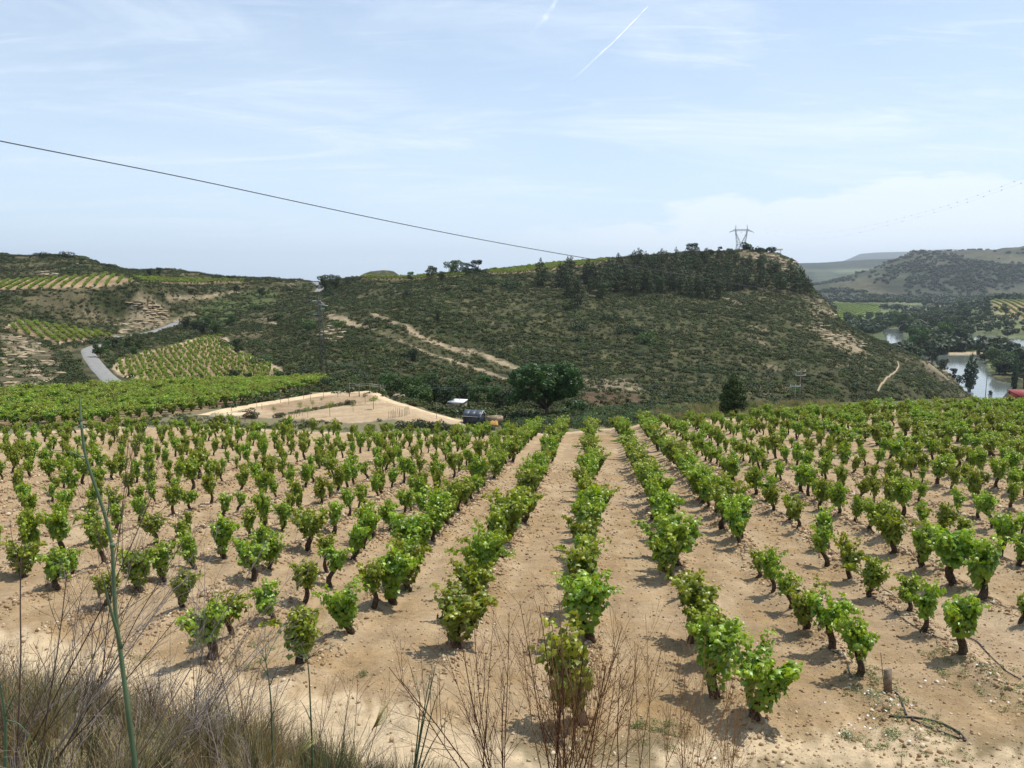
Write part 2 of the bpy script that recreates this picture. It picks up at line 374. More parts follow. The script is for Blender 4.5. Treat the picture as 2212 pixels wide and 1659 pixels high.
def line3(pts, step=2.0):
    w = []
    for a, b in zip(pts[:-1], pts[1:]):
        for t in np.linspace(0, 1, 8, endpoint=False):
            q = hit(a[0] + (b[0] - a[0]) * t, a[1] + (b[1] - a[1]) * t)
            if q: w.append((q.x, q.y))
    q = hit(*pts[-1])
    if q: w.append((q.x, q.y))
    w = np.array(w)
    for _ in range(3): w[1:-1] = (w[:-2] + 2 * w[1:-1] + w[2:]) / 4
    d = np.concatenate([[0], np.cumsum(np.hypot(*np.diff(w, axis=0).T))])
    n = max(3, int(d[-1] / step))
    t = np.linspace(0, d[-1], n)
    return np.stack([np.interp(t, d, w[:, 0]), np.interp(t, d, w[:, 1])], 1)
def near_line(w, width):
    m = np.zeros(GS.shape, bool)
    for a, b in zip(w[:-1], w[1:]):
        lo, hi = min(a[1], b[1]) - width, max(a[1], b[1]) + width
        r0, r1 = np.searchsorted(YR, lo), np.searchsorted(YR, hi)
        s0, s1 = min(a[0] / a[1], b[0] / b[1]) - width / lo, max(a[0] / a[1], b[0] / b[1]) + width / lo
        c0, c1 = np.searchsorted(S, s0), np.searchsorted(S, s1)
        X, Y = GX[r0:r1, c0:c1], GY[r0:r1, c0:c1]
        d = b - a; L = (d ** 2).sum() + 1e-9
        t = np.clip(((X - a[0]) * d[0] + (Y - a[1]) * d[1]) / L, 0, 1)
        m[r0:r1, c0:c1] |= np.hypot(X - a[0] - t * d[0], Y - a[1] - t * d[1]) < width
    return m
road_w = [(line3(p), w) for p, w in road_lines]
track_w = [(line3(p, 1.0), w) for p, w in track_lines]
foot_w = line3(foot_line, .7)
edge_w = [(line3(p), w) for p, w in edge_lines]

m_tri, m_ter, m_ter2, m_small, m_left = map(pmask, (P_triangle, P_terrace, P_terrace2, P_small, P_left))
m_yard = pmask(P_yard, .35)
m_cv, m_cv2, m_mead, m_rv = map(pmask, (P_crestv, P_crestv2, P_meadow, P_rightv))
m_road = np.zeros(GS.shape, bool)
for w, wd in road_w: m_road |= near_line(w, wd * .5 + 1.6)
field = sstep(9.5, 11.0, GY) * (GY < edge(GS) + 1.0)
fieldB = field > .5
calm = np.clip(blur(m_tri | m_ter | m_ter2 | m_small | m_left | m_yard | m_cv | m_cv2 | m_mead | m_rv | m_road, 3), 0, 1)

# ------------------------------------------------------------------ relief
c_row = GX - RD * GY
j = np.clip(np.searchsorted(cs, c_row), 1, len(cs) - 1)
d_row = np.minimum(np.abs(c_row - cs[j - 1]), np.abs(c_row - cs[j]))
n1 = fbm(GX / .55, GY / .55, 3, 3)
n2 = fbm(GX / .16, GY / .16, 5, 2)
ridge = np.exp(-(d_row / .34) ** 2)
HZ -= field * .028 * np.exp(-((d_row - .62) / .15) ** 2)
HZ += field * (.135 * ridge * (.45 + .9 * n1) + .05 * (n2 - .5) * (.5 + 1.3 * ridge) + .05 * (n1 - .5) + .16 * (fbm(GX / 7, GY / 7, 8, 2) - .5))
bankm = sstep(11.0, 8.5, GY)
HZ += bankm * sstep(.6, 4, GY) * (.25 * (fbm(GX / .9, GY / .9, 11, 4) - .5) + .05 * (n2 - .5))
far = sstep(84, 150, GY) * (1 - calm) * (1 - sstep(430, 520, GY) * sstep(.36, .40, GS) * (1 - sstep(1800, 2200, GY)))
HZ += far * (1 - sstep(1400, 2200, GY)) * (2.2 * (fbm(GX / 30, GY / 30, 21, 3) - .5) + 1.3 * (fbm(GX / 7, GY / 7, 23, 3) - .5))
# beds of sandstone: steps in the slopes left of the road and under the skyline on the right
strat = far * np.maximum(sstep(-.24, -.34, GS) * sstep(215, 300, GY), sstep(.18, .26, GS) * sstep(350, 380, GY)) * (GY < 520)
q = HZ / 2.3 + 1.2 * fbm(GX / 45, GY / 45, 31, 2)
HZ += strat * .85 * 2.3 * ((sstep(.25, .75, q - np.floor(q))) - (q - np.floor(q))) * sstep(.35, .6, fbm(GX / 18, GY / 30, 33, 3))
big = sstep(1900, 2200, GY) * (1 - sstep(9000, 11000, GY))
rdg = 1 - np.abs(2 * fbm(GX / 260, GY / 420, 41, 4) - 1)
HZ += big * (26 * (rdg - .7) + 16 * (fbm(GX / 90, GY / 90, 43, 3) - .5)) * sstep(.30, .42, GS) * np.where(GY > 3200, .12, 1)
HZ = np.maximum(HZ, -57.4)
HZ = np.where(river, np.minimum(HZ, -57.0), HZ)
HZ = np.where(valley & ~river & (HZ < -55.0), -54.7, HZ)

# ------------------------------------------------------------------ colours of the soil and what covers it
def C(*v): return np.array(v, float)
soil, pale, clod = C(.335, .235, .133), C(.54, .415, .262), C(.44, .33, .205)
scrub, scrub2 = C(.040, .045, .017), C(.070, .068, .029)
rock, grass, dry, road_c = C(.40, .31, .20), C(.115, .145, .050), C(.34, .27, .145), C(.30, .28, .25)
COL = np.empty(GS.shape + (3,))
def lay(mask, c):
    global COL
    mask = np.clip(mask, 0, 1)[..., None]
    COL = COL * (1 - mask) + c * mask
nA = fbm(GX / 14, GY / 14, 51, 4); nB = fbm(GX / 3.2, GY / 3.2, 53, 3); nC = fbm(GX / 60, GY / 60, 57, 3)
COL[:] = scrub + (scrub2 - scrub) * sstep(.35, .65, nA)[..., None]
lay(sstep(.60, .78, nB) * .28 * (GY < 700), dry * .7)
left_side = sstep(-.22, -.32, GS)
lay(left_side * sstep(.52, .66, fbm(GX / 22, GY / 9, 61, 4)) * .38, C(.18, .135, .08))
slope_mag = np.abs(np.gradient(HZ, axis=0) / np.gradient(GY, axis=0))
lay(strat * sstep(.45, .9, slope_mag) * .55 * sstep(.45, .6, nA), rock * .8)
for p in P_rock:
    m = blur(pmask(p, 1.0), 2)
    lay(m * sstep(.42, .60, .5 * nA + .5 * fbm(GX / 5, GY / 5, 63, 3)) * .65, rock * .80)
lay(sstep(.62, .70, fbm(GX / 9, GY / 13, 67, 4)) * .35 * (GS > .30) * (GY > 180) * (GY < 460), rock * .85)
lay(blur(pmask(P_gully, 1.0), 2) * .8, C(.082, .076, .034))
for p in (P_trackA, P_trackB, P_trackC):
    lay(blur(pmask(p, .15), 1) * sstep(.30, .60, nB + .10) * .85, pale * .66)
lay(blur(pmask(P_drygrass, 1.0), 1) * (.6 + .4 * nB), C(.27, .215, .135))
lay(blur(pmask(P_redgrass, 1.0), 1), C(.105, .070, .040))
lay(blur(pmask(P_greengully, 1.0), 2) * .7, grass * .8)
lay(blur(pmask(P_pines, 1.0), 2) * .6, C(.10, .085, .05))
# strip past the field, terrace of the sheds
mid = (GY > edge(GS)) * (GY < 150) * (1 - sstep(125, 150, GY))
lay(mid * (GS < .16) * .8, C(.20, .175, .10))
lay(mid * (GS >= .16) * .75, C(.14, .14, .065))
lay(blur(pmask(P_strip, 1.0), 1) * .85, C(.25, .23, .11) + (grass - C(.25, .23, .11)) * sstep(.4, .6, nB)[..., None])
lay(blur(m_left, 1), soil * .78)
lay(blur(m_yard, 1), C(.42, .31, .19) + .08 * (nB - .5)[..., None])
m_up = blur(pmask(poly_sl([(560, 880), (690, 857), (800, 853), (822, 864), (760, 874), (690, 884), (610, 898)]), .2), 2)
lay(m_up * .8, C(.27, .185, .108))
lay(blur(m_yard, 1) * sstep(.45, .62, fbm((GX + .55 * GY) / 14, (GY - .5 * GX) / 1.8, 77, 4)) * .45, C(.30, .215, .13))
lay(blur(m_tri, 1), soil * .92); lay(blur(m_ter, 1), soil * .98); lay(blur(m_small, 1), soil * .82)
lay(blur(m_ter2, 1), soil * .75); lay(blur(m_cv, 1), soil * .80); lay(blur(m_cv2, 1), soil * .6)
for i_, (w, wd) in enumerate(edge_w): lay(blur(near_line(w, wd * .5), 1) * (1 if i_ else .75 * sstep(.25, .55, nB)), pale * (.85 if i_ else .60))
lay(blur(m_mead, 1), C(.15, .22, .07)); lay(blur(m_rv, 1), soil * .9); lay(blur(pmask(P_rightsoil), 1), pale * .85)
lay(valley * (1 - calm) * .9, C(.085, .105, .045) + (C(.15, .17, .07) - C(.085, .105, .045)) * sstep(.45, .6, nC)[..., None])
hill_far = sstep(1850, 2000, GY)
nF = fbm(GX / 120, GY / 260, 71, 4)
lay(hill_far, C(.052, .058, .031) + (C(.092, .088, .050) - C(.052, .058, .031)) * sstep(.42, .62, nF)[..., None])
lay(hill_far * sstep(.5, .62, fbm(GX / 45, GY / 90, 73, 3)) * .6, C(.05, .06, .032))
lay(blur(pmask(P_bandR, 1.0), 2) * .85, C(.045, .055, .033))
lay(sstep(3100, 3500, GY), C(.040, .053, .033)); lay(sstep(3100, 3500, GY) * sstep(.52, .62, fbm(GX / 300, GY / 500, 75, 3)) * .6, C(.15, .16, .08))
lay(blur(pmask(P_farfield, 1.0), 1) * .4, C(.12, .15, .08)); lay(blur(pmask(P_farfield2, 1.0), 1) * .45, C(.10, .14, .07))
lay(sstep(4450, 4800, GY), C(.045, .058, .036))
# the near field and the bank
lay(field, soil + (n1[..., None] - .5) * .07 + (fbm(GX / 5, GY / 5, 81, 3)[..., None] - .5) * .07)
lay(field * ridge * .55 * sstep(.3, .6, n1), clod)
lay(field * sstep(.55, .7, fbm(GX / 1.1, GY / 3.5, 83, 4)) * .30 * (1 - ridge), pale * .92)
lay(fieldB * sstep(.55, .75, fbm(GX / 1.5, GY / 1.5, 85, 3)) * .35 * (GS > .25) * ridge, C(.22, .20, .10))
rut = np.exp(-((d_row - .62) / .17) ** 2)
lay(field * rut * .35 * sstep(.35, .6, fbm(GX / .9, GY / 5, 87, 3)), C(.45, .335, .205))
lay(field * sstep(.9, 1.15, d_row) * .25 * sstep(.4, .6, fbm(GX / 1.3, GY / 4, 89, 3)), C(.30, .20, .11))
rim = np.exp(-((GY - edge(GS) + .3) / 1.1) ** 2)
lay(rim * .8 * (GS < .32), pale * .95)
lay(bankm, C(.40, .30, .18) + (n1[..., None] - .5) * .12)
for p in (P_pale, P_pale2): lay(blur(pmask(p, 3.0), 5) * (.65 + .45 * (n1)), pale * 1.02)
lay(bankm * sstep(-.12, -.34, GS + .06 * (n1 - .5)) * sstep(9.4, 8.0, GY) * .8, C(.20, .165, .085))
lay(river * 1.0, C(.10, .10, .07))
bar = flat_sl([(2041, 764), (2134, 762), (2150, 758), (2190, 764), (2181, 752), (2130, 745), (2085, 751), (2050, 757)], -54.9)
lay(pmask(bar), grass * .8)
lay(pmask(flat_sl([(2032, 768), (2041, 763), (2085, 762), (2134, 760), (2136, 765), (2090, 767), (2041, 769)], -54.9)), pale * .8)
COL = np.clip(COL, .01, .8)

# ------------------------------------------------------------------ mesh writing
def mk_mesh(name, V, tris=None, quads=None, col_attr=None, smooth=False, mats=(), midx=None):
    me = bpy.data.meshes.new(name)
    V = np.asarray(V, np.float32)
    fl, ls = [], []
    n0 = 0
    if quads is not None and len(quads):
        quads = np.asarray(quads, np.int32); fl.append(quads.ravel()); ls.append(np.arange(len(quads)) * 4); n0 = quads.size
    if tris is not None and len(tris):
        tris = np.asarray(tris, np.int32); fl.append(tris.ravel()); ls.append(n0 + np.arange(len(tris)) * 3)
    fl = np.concatenate(fl).astype(np.int32); ls = np.concatenate(ls).astype(np.int32)
    me.vertices.add(len(V)); me.vertices.foreach_set('co', V.ravel())
    me.loops.add(len(fl)); me.loops.foreach_set('vertex_index', fl)
    me.polygons.add(len(ls)); me.polygons.foreach_set('loop_start', ls)
    if smooth: me.polygons.foreach_set('use_smooth', np.ones(len(ls), bool))
    if midx is not None: me.polygons.foreach_set('material_index', np.asarray(midx, np.int32))
    me.update(calc_edges=True)
    if col_attr is not None:
        a = me.color_attributes.new('Col', 'FLOAT_COLOR', 'POINT')
        c = np.ones((len(V), 4), np.float32); c[:, :3] = col_attr
        a.data.foreach_set('color', c.ravel())
    for m in mats: me.materials.append(m)
    return me
class MB:
    """collects shapes into one mesh"""
    def __init__(s): s.V, s.Q, s.T, s.C, s.n = [], [], [], [], 0
    def add(s, V, tris=None, quads=None, c=(1, 1, 1)):
        V = np.asarray(V, float)
        if quads is not None and len(quads): s.Q.append(np.asarray(quads) + s.n)
        if tris is not None and len(tris): s.T.append(np.asarray(tris) + s.n)
        s.V.append(V); s.C.append(np.broadcast_to(np.asarray(c, float), V.shape)); s.n += len(V)
        return s
    def box(s, c, d, rz=0.0, rx=0.0, ry=0.0, col=(1, 1, 1)):
        v = np.array([[x, y, z] for x in (-.5, .5) for y in (-.5, .5) for z in (-.5, .5)]) * d
        if rx: v = v @ rotm('x', rx).T
        if ry: v = v @ rotm('y', ry).T
        if rz: v = v @ rotm('z', rz).T
        return s.add(v + c, quads=[[0, 1, 3, 2], [4, 6, 7, 5], [0, 4, 5, 1], [2, 3, 7, 6], [0, 2, 6, 4], [1, 5, 7, 3]], c=col)
    def tube(s, P, r, sides=6, cap=True, col=(1, 1, 1)):
        P = np.asarray(P, float); n = len(P); r = np.broadcast_to(np.asarray(r, float), (n,))
        T = np.gradient(P, axis=0); T /= np.linalg.norm(T, axis=1)[:, None] + 1e-12
        a = np.array([0, 0, 1.0]) if abs(T[0][2]) < .9 else np.array([1.0, 0, 0])
        U = np.empty_like(P); u = np.cross(T[0], a); u /= np.linalg.norm(u)
        for i in range(n):
            u = u - T[i] * (u @ T[i]); u /= np.linalg.norm(u) + 1e-12; U[i] = u
        Wv = np.cross(T, U)
        ang = np.arange(sides) * 2 * math.pi / sides
        V = P[:, None] + (U[:, None] * np.cos(ang)[None, :, None] + Wv[:, None] * np.sin(ang)[None, :, None]) * r[:, None, None]
        i, k = np.meshgrid(np.arange(n - 1), np.arange(sides), indexing='ij')
        k2 = (k + 1) % sides
        q = np.stack([i * sides + k, i * sides + k2, (i + 1) * sides + k2, (i + 1) * sides + k], -1).reshape(-1, 4)
        V = V.reshape(-1, 3); t = None
        if cap:
            V = np.vstack([V, P[0], P[-1]]); a0, a1 = len(V) - 2, len(V) - 1
            t = [[a0, (m + 1) % sides, m] for m in range(sides)] + [[a1, (n - 1) * sides + m, (n - 1) * sides + (m + 1) % sides] for m in range(sides)]
        return s.add(V, tris=t, quads=q, c=col)
    def bar(s, a, b, r, sides=4, col=(1, 1, 1)): return s.tube([a, b], [r, r], sides, col=col)
    def mesh(s, name, mats=(), smooth=False):
        return mk_mesh(name, np.vstack(s.V), np.vstack(s.T) if s.T else None, np.vstack(s.Q) if s.Q else None, np.vstack(s.C), smooth, mats)
    def build(s, name, mat, parent=None, smooth=False, loc=None):
        return ob(name, s.mesh(name, [mat], smooth), parent, loc)
def rotm(ax, a):
    c, n = math.cos(a), math.sin(a)
    return np.array({'x': [[1, 0, 0], [0, c, -n], [0, n, c]], 'y': [[c, 0, n], [0, 1, 0], [-n, 0, c]], 'z': [[c, -n, 0], [n, c, 0], [0, 0, 1]]}[ax], float)
def ob(name, me, parent=None, loc=None):
    o = bpy.data.objects.new(name, me); col.objects.link(o)
    if parent is not None: o.parent = parent
    if loc is not None: o.location = loc
    return o
def tag(o, label=None, cat=None, group=None, kind=None):
    if label: o['label'] = label
    if cat: o['category'] = cat
    if group: o['group'] = group
    if kind: o['kind'] = kind
    return o
def thing(name, label, cat, loc=(0, 0, 0), rz=0.0, group=None, scale=None):
    o = bpy.data.objects.new(name, None); col.objects.link(o)
    o.location = loc; o.rotation_euler = (0, 0, rz); o.empty_display_size = .2
    if scale is not None: o.scale = scale
    return tag(o, label, cat, group)

# ------------------------------------------------------------------ materials
def material(name, rough=.9, spec=.25):
    m = bpy.data.materials.new(name); m.use_nodes = True
    t = m.node_tree; b = t.nodes['Principled BSDF']
    b.inputs['Roughness'].default_value = rough; b.inputs['Specular IOR Level'].default_value = spec
    return m, NT(t.nodes, t.links), b
def obj_co(N): return N.node('ShaderNodeTexCoord').outputs['Object']
def geo_pos(N): return N.node('ShaderNodeNewGeometry').outputs['Position']
def attr(N, name='Col'):
    a = N.node('ShaderNodeAttribute'); a.attribute_name = name; return a.outputs['Color']
def bump(N, b, h, strength, dist):
    n = N.node('ShaderNodeBump'); n.inputs['Strength'].default_value = strength; n.inputs['Distance'].default_value = dist
    N.put(n.inputs['Height'], h); N.l.new(n.outputs[0], b.inputs['Normal'])

def soil_material(name, scales, bump_d, var=.35):
    m, N, b = material(name, .95, .12)
    p = geo_pos(N)
    f = N.noise(p, scales[0], 6, .65); g = N.noise(p, scales[1], 5, .7); h = N.noise(p, scales[2], 4, .7)
    v = N.m('ADD', N.m('MULTIPLY', f, .4), N.m('ADD', N.m('MULTIPLY', g, .35), N.m('MULTIPLY', h, .25)))
    k = N.rng(v, .36, .64, 1 - var, 1 + var)
    c = N.mix(1.0, attr(N), N.comb(k, k, k), 'MULTIPLY')
    N.l.new(c, b.inputs['Base Color'])
    bump(N, b, N.m('ADD', g, N.m('MULTIPLY', h, .7)), .9, bump_d)
    return m
M_soil = soil_material('tilled_soil', (1.4, 7.0, 26.0), .05, .22)
M_hill = soil_material('hill_ground', (.05, .35, 1.6), .5, .40)
M_far = soil_material('far_ground', (.004, .02, .09), 6.0, .45)

def flat_mat(name, c, rough=.8, spec=.3, var=.15, scale=4.0, metal=0.0, bumpd=0.0):
    m, N, b = material(name, rough, spec)
    f = N.noise(obj_co(N), scale, 5, .6)
    k = N.rng(f, .3, .7, 1 - var, 1 + var)
    N.l.new(N.mix(1.0, (*c, 1), N.comb(k, k, k), 'MULTIPLY'), b.inputs['Base Color'])
    b.inputs['Metallic'].default_value = metal
    if bumpd: bump(N, b, f, .8, bumpd)
    return m
def leaf_mat(name, c, trans=.35, rough=.5, spec=.35, var=.25, hue=.04):
    """leaf with light coming through; tint per leaf from the mesh, per plant from the object"""
    m, N, b = material(name, rough, spec)
    oi = N.node('ShaderNodeObjectInfo').outputs['Random']
    k = N.rng(oi, 0, 1, 1 - var, 1 + var)
    c0 = N.mix(1.0, attr(N), (*c, 1), 'MULTIPLY')
    c1 = N.mix(1.0, c0, N.comb(N.m('MULTIPLY', k, N.rng(oi, 1, 0, 1 - hue * 3, 1 + hue * 3)), k, N.m('MULTIPLY', k, .95)), 'MULTIPLY')
    N.l.new(c1, b.inputs['Base Color'])
    if trans > 0:
        tr = N.node('ShaderNodeBsdfTranslucent')
        N.l.new(N.mix(1.0, c1, (1.25, 1.35, .55, 1), 'MULTIPLY'), tr.inputs[0])
        mx = N.node('ShaderNodeMixShader'); mx.inputs[0].default_value = trans
        out = [n for n in m.node_tree.nodes if n.type == 'OUTPUT_MATERIAL'][0]
        N.l.new(b.outputs[0], mx.inputs[1]); N.l.new(tr.outputs[0], mx.inputs[2]); N.l.new(mx.outputs[0], out.inputs[0])
    return m
M_vine = leaf_mat('vine_leaf', (.190, .272, .022), .34, .38, .5, .18, .05)
M_bark = flat_mat('vine_bark', (.075, .052, .036), .95, .1, .5, 18, bumpd=.02)
M_wood = flat_mat('grey_wood', (.20, .16, .12), .9, .1, .35, 9, bumpd=.01)
M_walnut = leaf_mat('walnut_leaf', (.042, .085, .018), .28, .5, .35, .1)
M_green = leaf_mat('broad_leaf', (.062, .105, .026), .28, .55, .3, .22)
M_dark = leaf_mat('dark_leaf', (.036, .055, .020), .15, .6, .25, .20)
M_pine = leaf_mat('pine_needles', (.056, .073, .027), .10, .6, .2, .22, .03)
M_scrub = leaf_mat('scrub_leaf', (.060, .071, .021), .12, .7, .15, .32, .05)
M_juniper = leaf_mat('juniper_leaf', (.050, .085, .022), .15, .6, .2, .1)
M_poplar = leaf_mat('poplar_leaf', (.055, .085, .036), .2, .5, .4, .1)
M_dryg = leaf_mat('dry_grass_blade', (.30, .235, .145), .25, .7, .2, .25)
M_weed = leaf_mat('weed_leaf', (.12, .16, .055), .25, .6, .2, .25)
M_trunk = flat_mat('tree_bark', (.11, .085, .06), .95, .1, .3, 6, bumpd=.03)
M_steel = flat_mat('galvanised_steel', (.55, .56, .57), .5, .5, .12, 3)
M_darksteel = flat_mat('weathered_steel', (.10, .095, .085), .6, .4, .2, 3, metal=.4)
M_wire = flat_mat('cable_sheath', (.03, .03, .032), .6, .3, .1, 2)
M_hose = flat_mat('hose_plastic', (.035, .033, .03), .45, .4, .2, 5)
M_asphalt = flat_mat('worn_asphalt', (.235, .225, .21), .95, .15, .12, .8, bumpd=.02)
M_dirt = flat_mat('track_dirt', (.58, .44, .27), .97, .1, .16, .9, bumpd=.05)
M_white = flat_mat('white_paint', (.78, .78, .76), .5, .4, .06, 2)
M_black = flat_mat('dark_sheet_metal', (.018, .024, .026), .45, .5, .2, 2)

# ------------------------------------------------------------------ the ground sheets
def sheet(name, r0, r1, mat):
    V = np.stack([GX[r0:r1], GY[r0:r1], HZ[r0:r1]], -1).reshape(-1, 3)
    n = r1 - r0
    i, k = np.meshgrid(np.arange(n - 1), np.arange(NS - 1), indexing='ij')
    q = np.stack([i * NS + k, i * NS + k + 1, (i + 1) * NS + k + 1, (i + 1) * NS + k], -1).reshape(-1, 4)
    me = mk_mesh(name, V, None, q, COL[r0:r1].reshape(-1, 3), True, [mat])
    return tag(ob(name, me), kind='structure')
iA, iB = int(np.searchsorted(YR, 98)), int(np.searchsorted(YR, 1850))
tag(sheet('ground', 0, iA + 1, M_soil), 'sandy tilled soil of the vineyard and the pale track below the bank')
tag(sheet('hills', iA, iB + 1, M_hill), 'scrub covered hills and valley floor beyond the vineyard')
tag(sheet('distant_hills', iB, NY, M_far), 'hazy far hills and blue mountain at the end of the valley')
xs = np.linspace(-60, 60, 25); ys = np.linspace(-50, .6, 12)
gx, gy = np.meshgrid(xs, ys); zz = np.full(gx.shape, -1.66)
i, k = np.meshgrid(np.arange(11), np.arange(24), indexing='ij')
tag(ob('roadside_ground', mk_mesh('roadside_ground', np.stack([gx, gy, zz], -1).reshape(-1, 3), None,
    np.stack([i * 25 + k, i * 25 + k + 1, (i + 1) * 25 + k + 1, (i + 1) * 25 + k], -1).reshape(-1, 4), np.full((300, 3), (.40, .30, .18)), True, [M_soil])), kind='structure')

M_path2 = flat_mat('trodden_path', (.36, .28, .18), .97, .1, .2, .9)
def ribbon(name, lines, mat, lift, parts=7):
    mb = MB()
    for w, wd in lines:
        t = np.gradient(w, axis=0); t /= np.linalg.norm(t, axis=1)[:, None]
        nrm = np.stack([-t[:, 1], t[:, 0]], 1)
        off = np.linspace(-.5, .5, parts)
        jit = 1 + .10 * (vnoise(np.arange(len(w)) / 4.0, np.zeros(len(w)), 91) - .5)
        X = w[:, None, 0] + nrm[:, None, 0] * off[None] * wd * jit[:, None]
        Y = w[:, None, 1] + nrm[:, None, 1] * off[None] * wd * jit[:, None]
        Z = gz(X, Y)
        Z = np.maximum(Z, (Z.min(1) + Z.max(1))[:, None] / 2) + lift
        Z[:, 0] -= lift + .12; Z[:, -1] -= lift + .12
        n = len(w); i, k = np.meshgrid(np.arange(n - 1), np.arange(parts - 1), indexing='ij')
        mb.add(np.stack([X, Y, Z], -1).reshape(-1, 3), quads=np.stack([i * parts + k, i * parts + k + 1, (i + 1) * parts + k + 1, (i + 1) * parts + k], -1).reshape(-1, 4))
    return tag(mb.build(name, mat, smooth=True), kind='structure')
tag(ribbon('road', road_w, M_asphalt, .22), 'narrow grey asphalt road winding up the valley')
tag(ribbon('path', track_w, M_dirt, .10), 'pale dirt track round the orchard plot')
tag(ribbon('footpath', [(foot_w, .55)], M_path2, .30), 'narrow dirt footpath down the scrub slope')

# river
mw, N, b = material('river_water', .08, .6)
b.inputs['Base Color'].default_value = (.15, .17, .15, 1)
bump(N, b, N.noise(geo_pos(N), .35, 4, .6), .12, .3)
wx0, wx1, wy0, wy1 = 120, 1400, 300, 1750
mb = MB().add([[wx0, wy0, -55.35], [wx1, wy0, -55.35], [wx1, wy1, -55.35], [wx0, wy1, -55.35]], quads=[[0, 1, 2, 3]])
tag(mb.build('river', mw), 'grey blue river bending between wooded banks', kind='structure')

# ------------------------------------------------------------------ foliage shapes
def frames(nrm, up_bias=None):
    """for each normal a tangent frame with random spin"""
    n = nrm / (np.linalg.norm(nrm, axis=1)[:, None] + 1e-9)
    a = rng.normal(size=n.shape); t = a - n * (a * n).sum(1)[:, None]; t /= np.linalg.norm(t, axis=1)[:, None] + 1e-9
    return t, np.cross(n, t), n
def leaves(P, nrm, size, kind='quad', asp=1.0, c=None, tdir=None):
    """leaf blades at points P facing nrm; kind quad (2 triangles folded), star (needles), vine (lobed)"""
    N = len(P); size = np.broadcast_to(size, (N,))[:, None]
    t, b, n = frames(nrm)
    if tdir is not None:
        t = tdir - n * (tdir * n).sum(1)[:, None]; t /= np.linalg.norm(t, axis=1)[:, None] + 1e-9; b = np.cross(n, t)
    if kind == 'quad':
        o = [(-.5, 0, 0), (0, .38 * asp, -.10), (.5, 0, 0), (0, -.38 * asp, -.10)]
        f = [[0, 1, 2], [0, 2, 3]]
    elif kind == 'blade':
        o = [(-.5, 0, 0), (0, .10, .02), (.5, 0, 0), (0, -.10, .02)]
        f = [[0, 1, 2], [0, 2, 3]]
    else:
        rad = [(0, .16), (38, .42), (68, .36), (98, .56), (128, .40), (180, .62), (232, .40), (262, .56), (292, .36), (322, .42)]
        o = [(.10, 0, .05)] + [(-math.cos(R(a)) * r + .10, math.sin(R(a)) * r, -.10 * (r / .5) ** 2 - .03 * (i % 2)) for i, (a, r) in enumerate(rad)]
        f = [[0, i, i % 10 + 1] for i in range(1, 11)]
    o = np.array(o); f = np.array(f)
    V = P[:, None] + (t[:, None] * o[None, :, 0:1] + b[:, None] * o[None, :, 1:2] + n[:, None] * o[None, :, 2:3]) * size[:, None]
    T = (np.arange(N)[:, None, None] * len(o) + f[None]).reshape(-1, 3)
    if c is None: c = np.ones((N, 3))
    return V.reshape(-1, 3), T, np.repeat(c, len(o), axis=0)
def tints(N, lo=.7, hi=1.3, warm=.15):
    k = rng.uniform(lo, hi, N)[:, None]; w = rng.uniform(-warm, warm, N)[:, None]
    return np.clip(k * np.concatenate([1 + w, np.ones((N, 1)), 1 - w], 1), .05, 2.5)
def blob_points(blobs, n, shell=.35):
    """points through the outer shell of a set of ellipsoids (centre, radii), thinned inside other blobs"""
    vol = np.array([b[1][0] * b[1][1] * b[1][2] for b in blobs]) ** .66
    which = rng.choice(len(blobs), n, p=vol / vol.sum())
    d = rng.normal(size=(n, 3)); d /= np.linalg.norm(d, axis=1)[:, None]
    r = 1 - shell * rng.random(n) ** 1.5
    c = np.array([b[0] for b in blobs])[which]; rr = np.array([b[1] for b in blobs])[which]
    P = c + d * rr * r[:, None]
    keep = np.ones(n, bool)
    for bc, br in blobs:
        keep &= (((P - bc) / np.array(br)) ** 2).sum(1) > .42
    return P[keep], (d * (1 / rr))[keep]

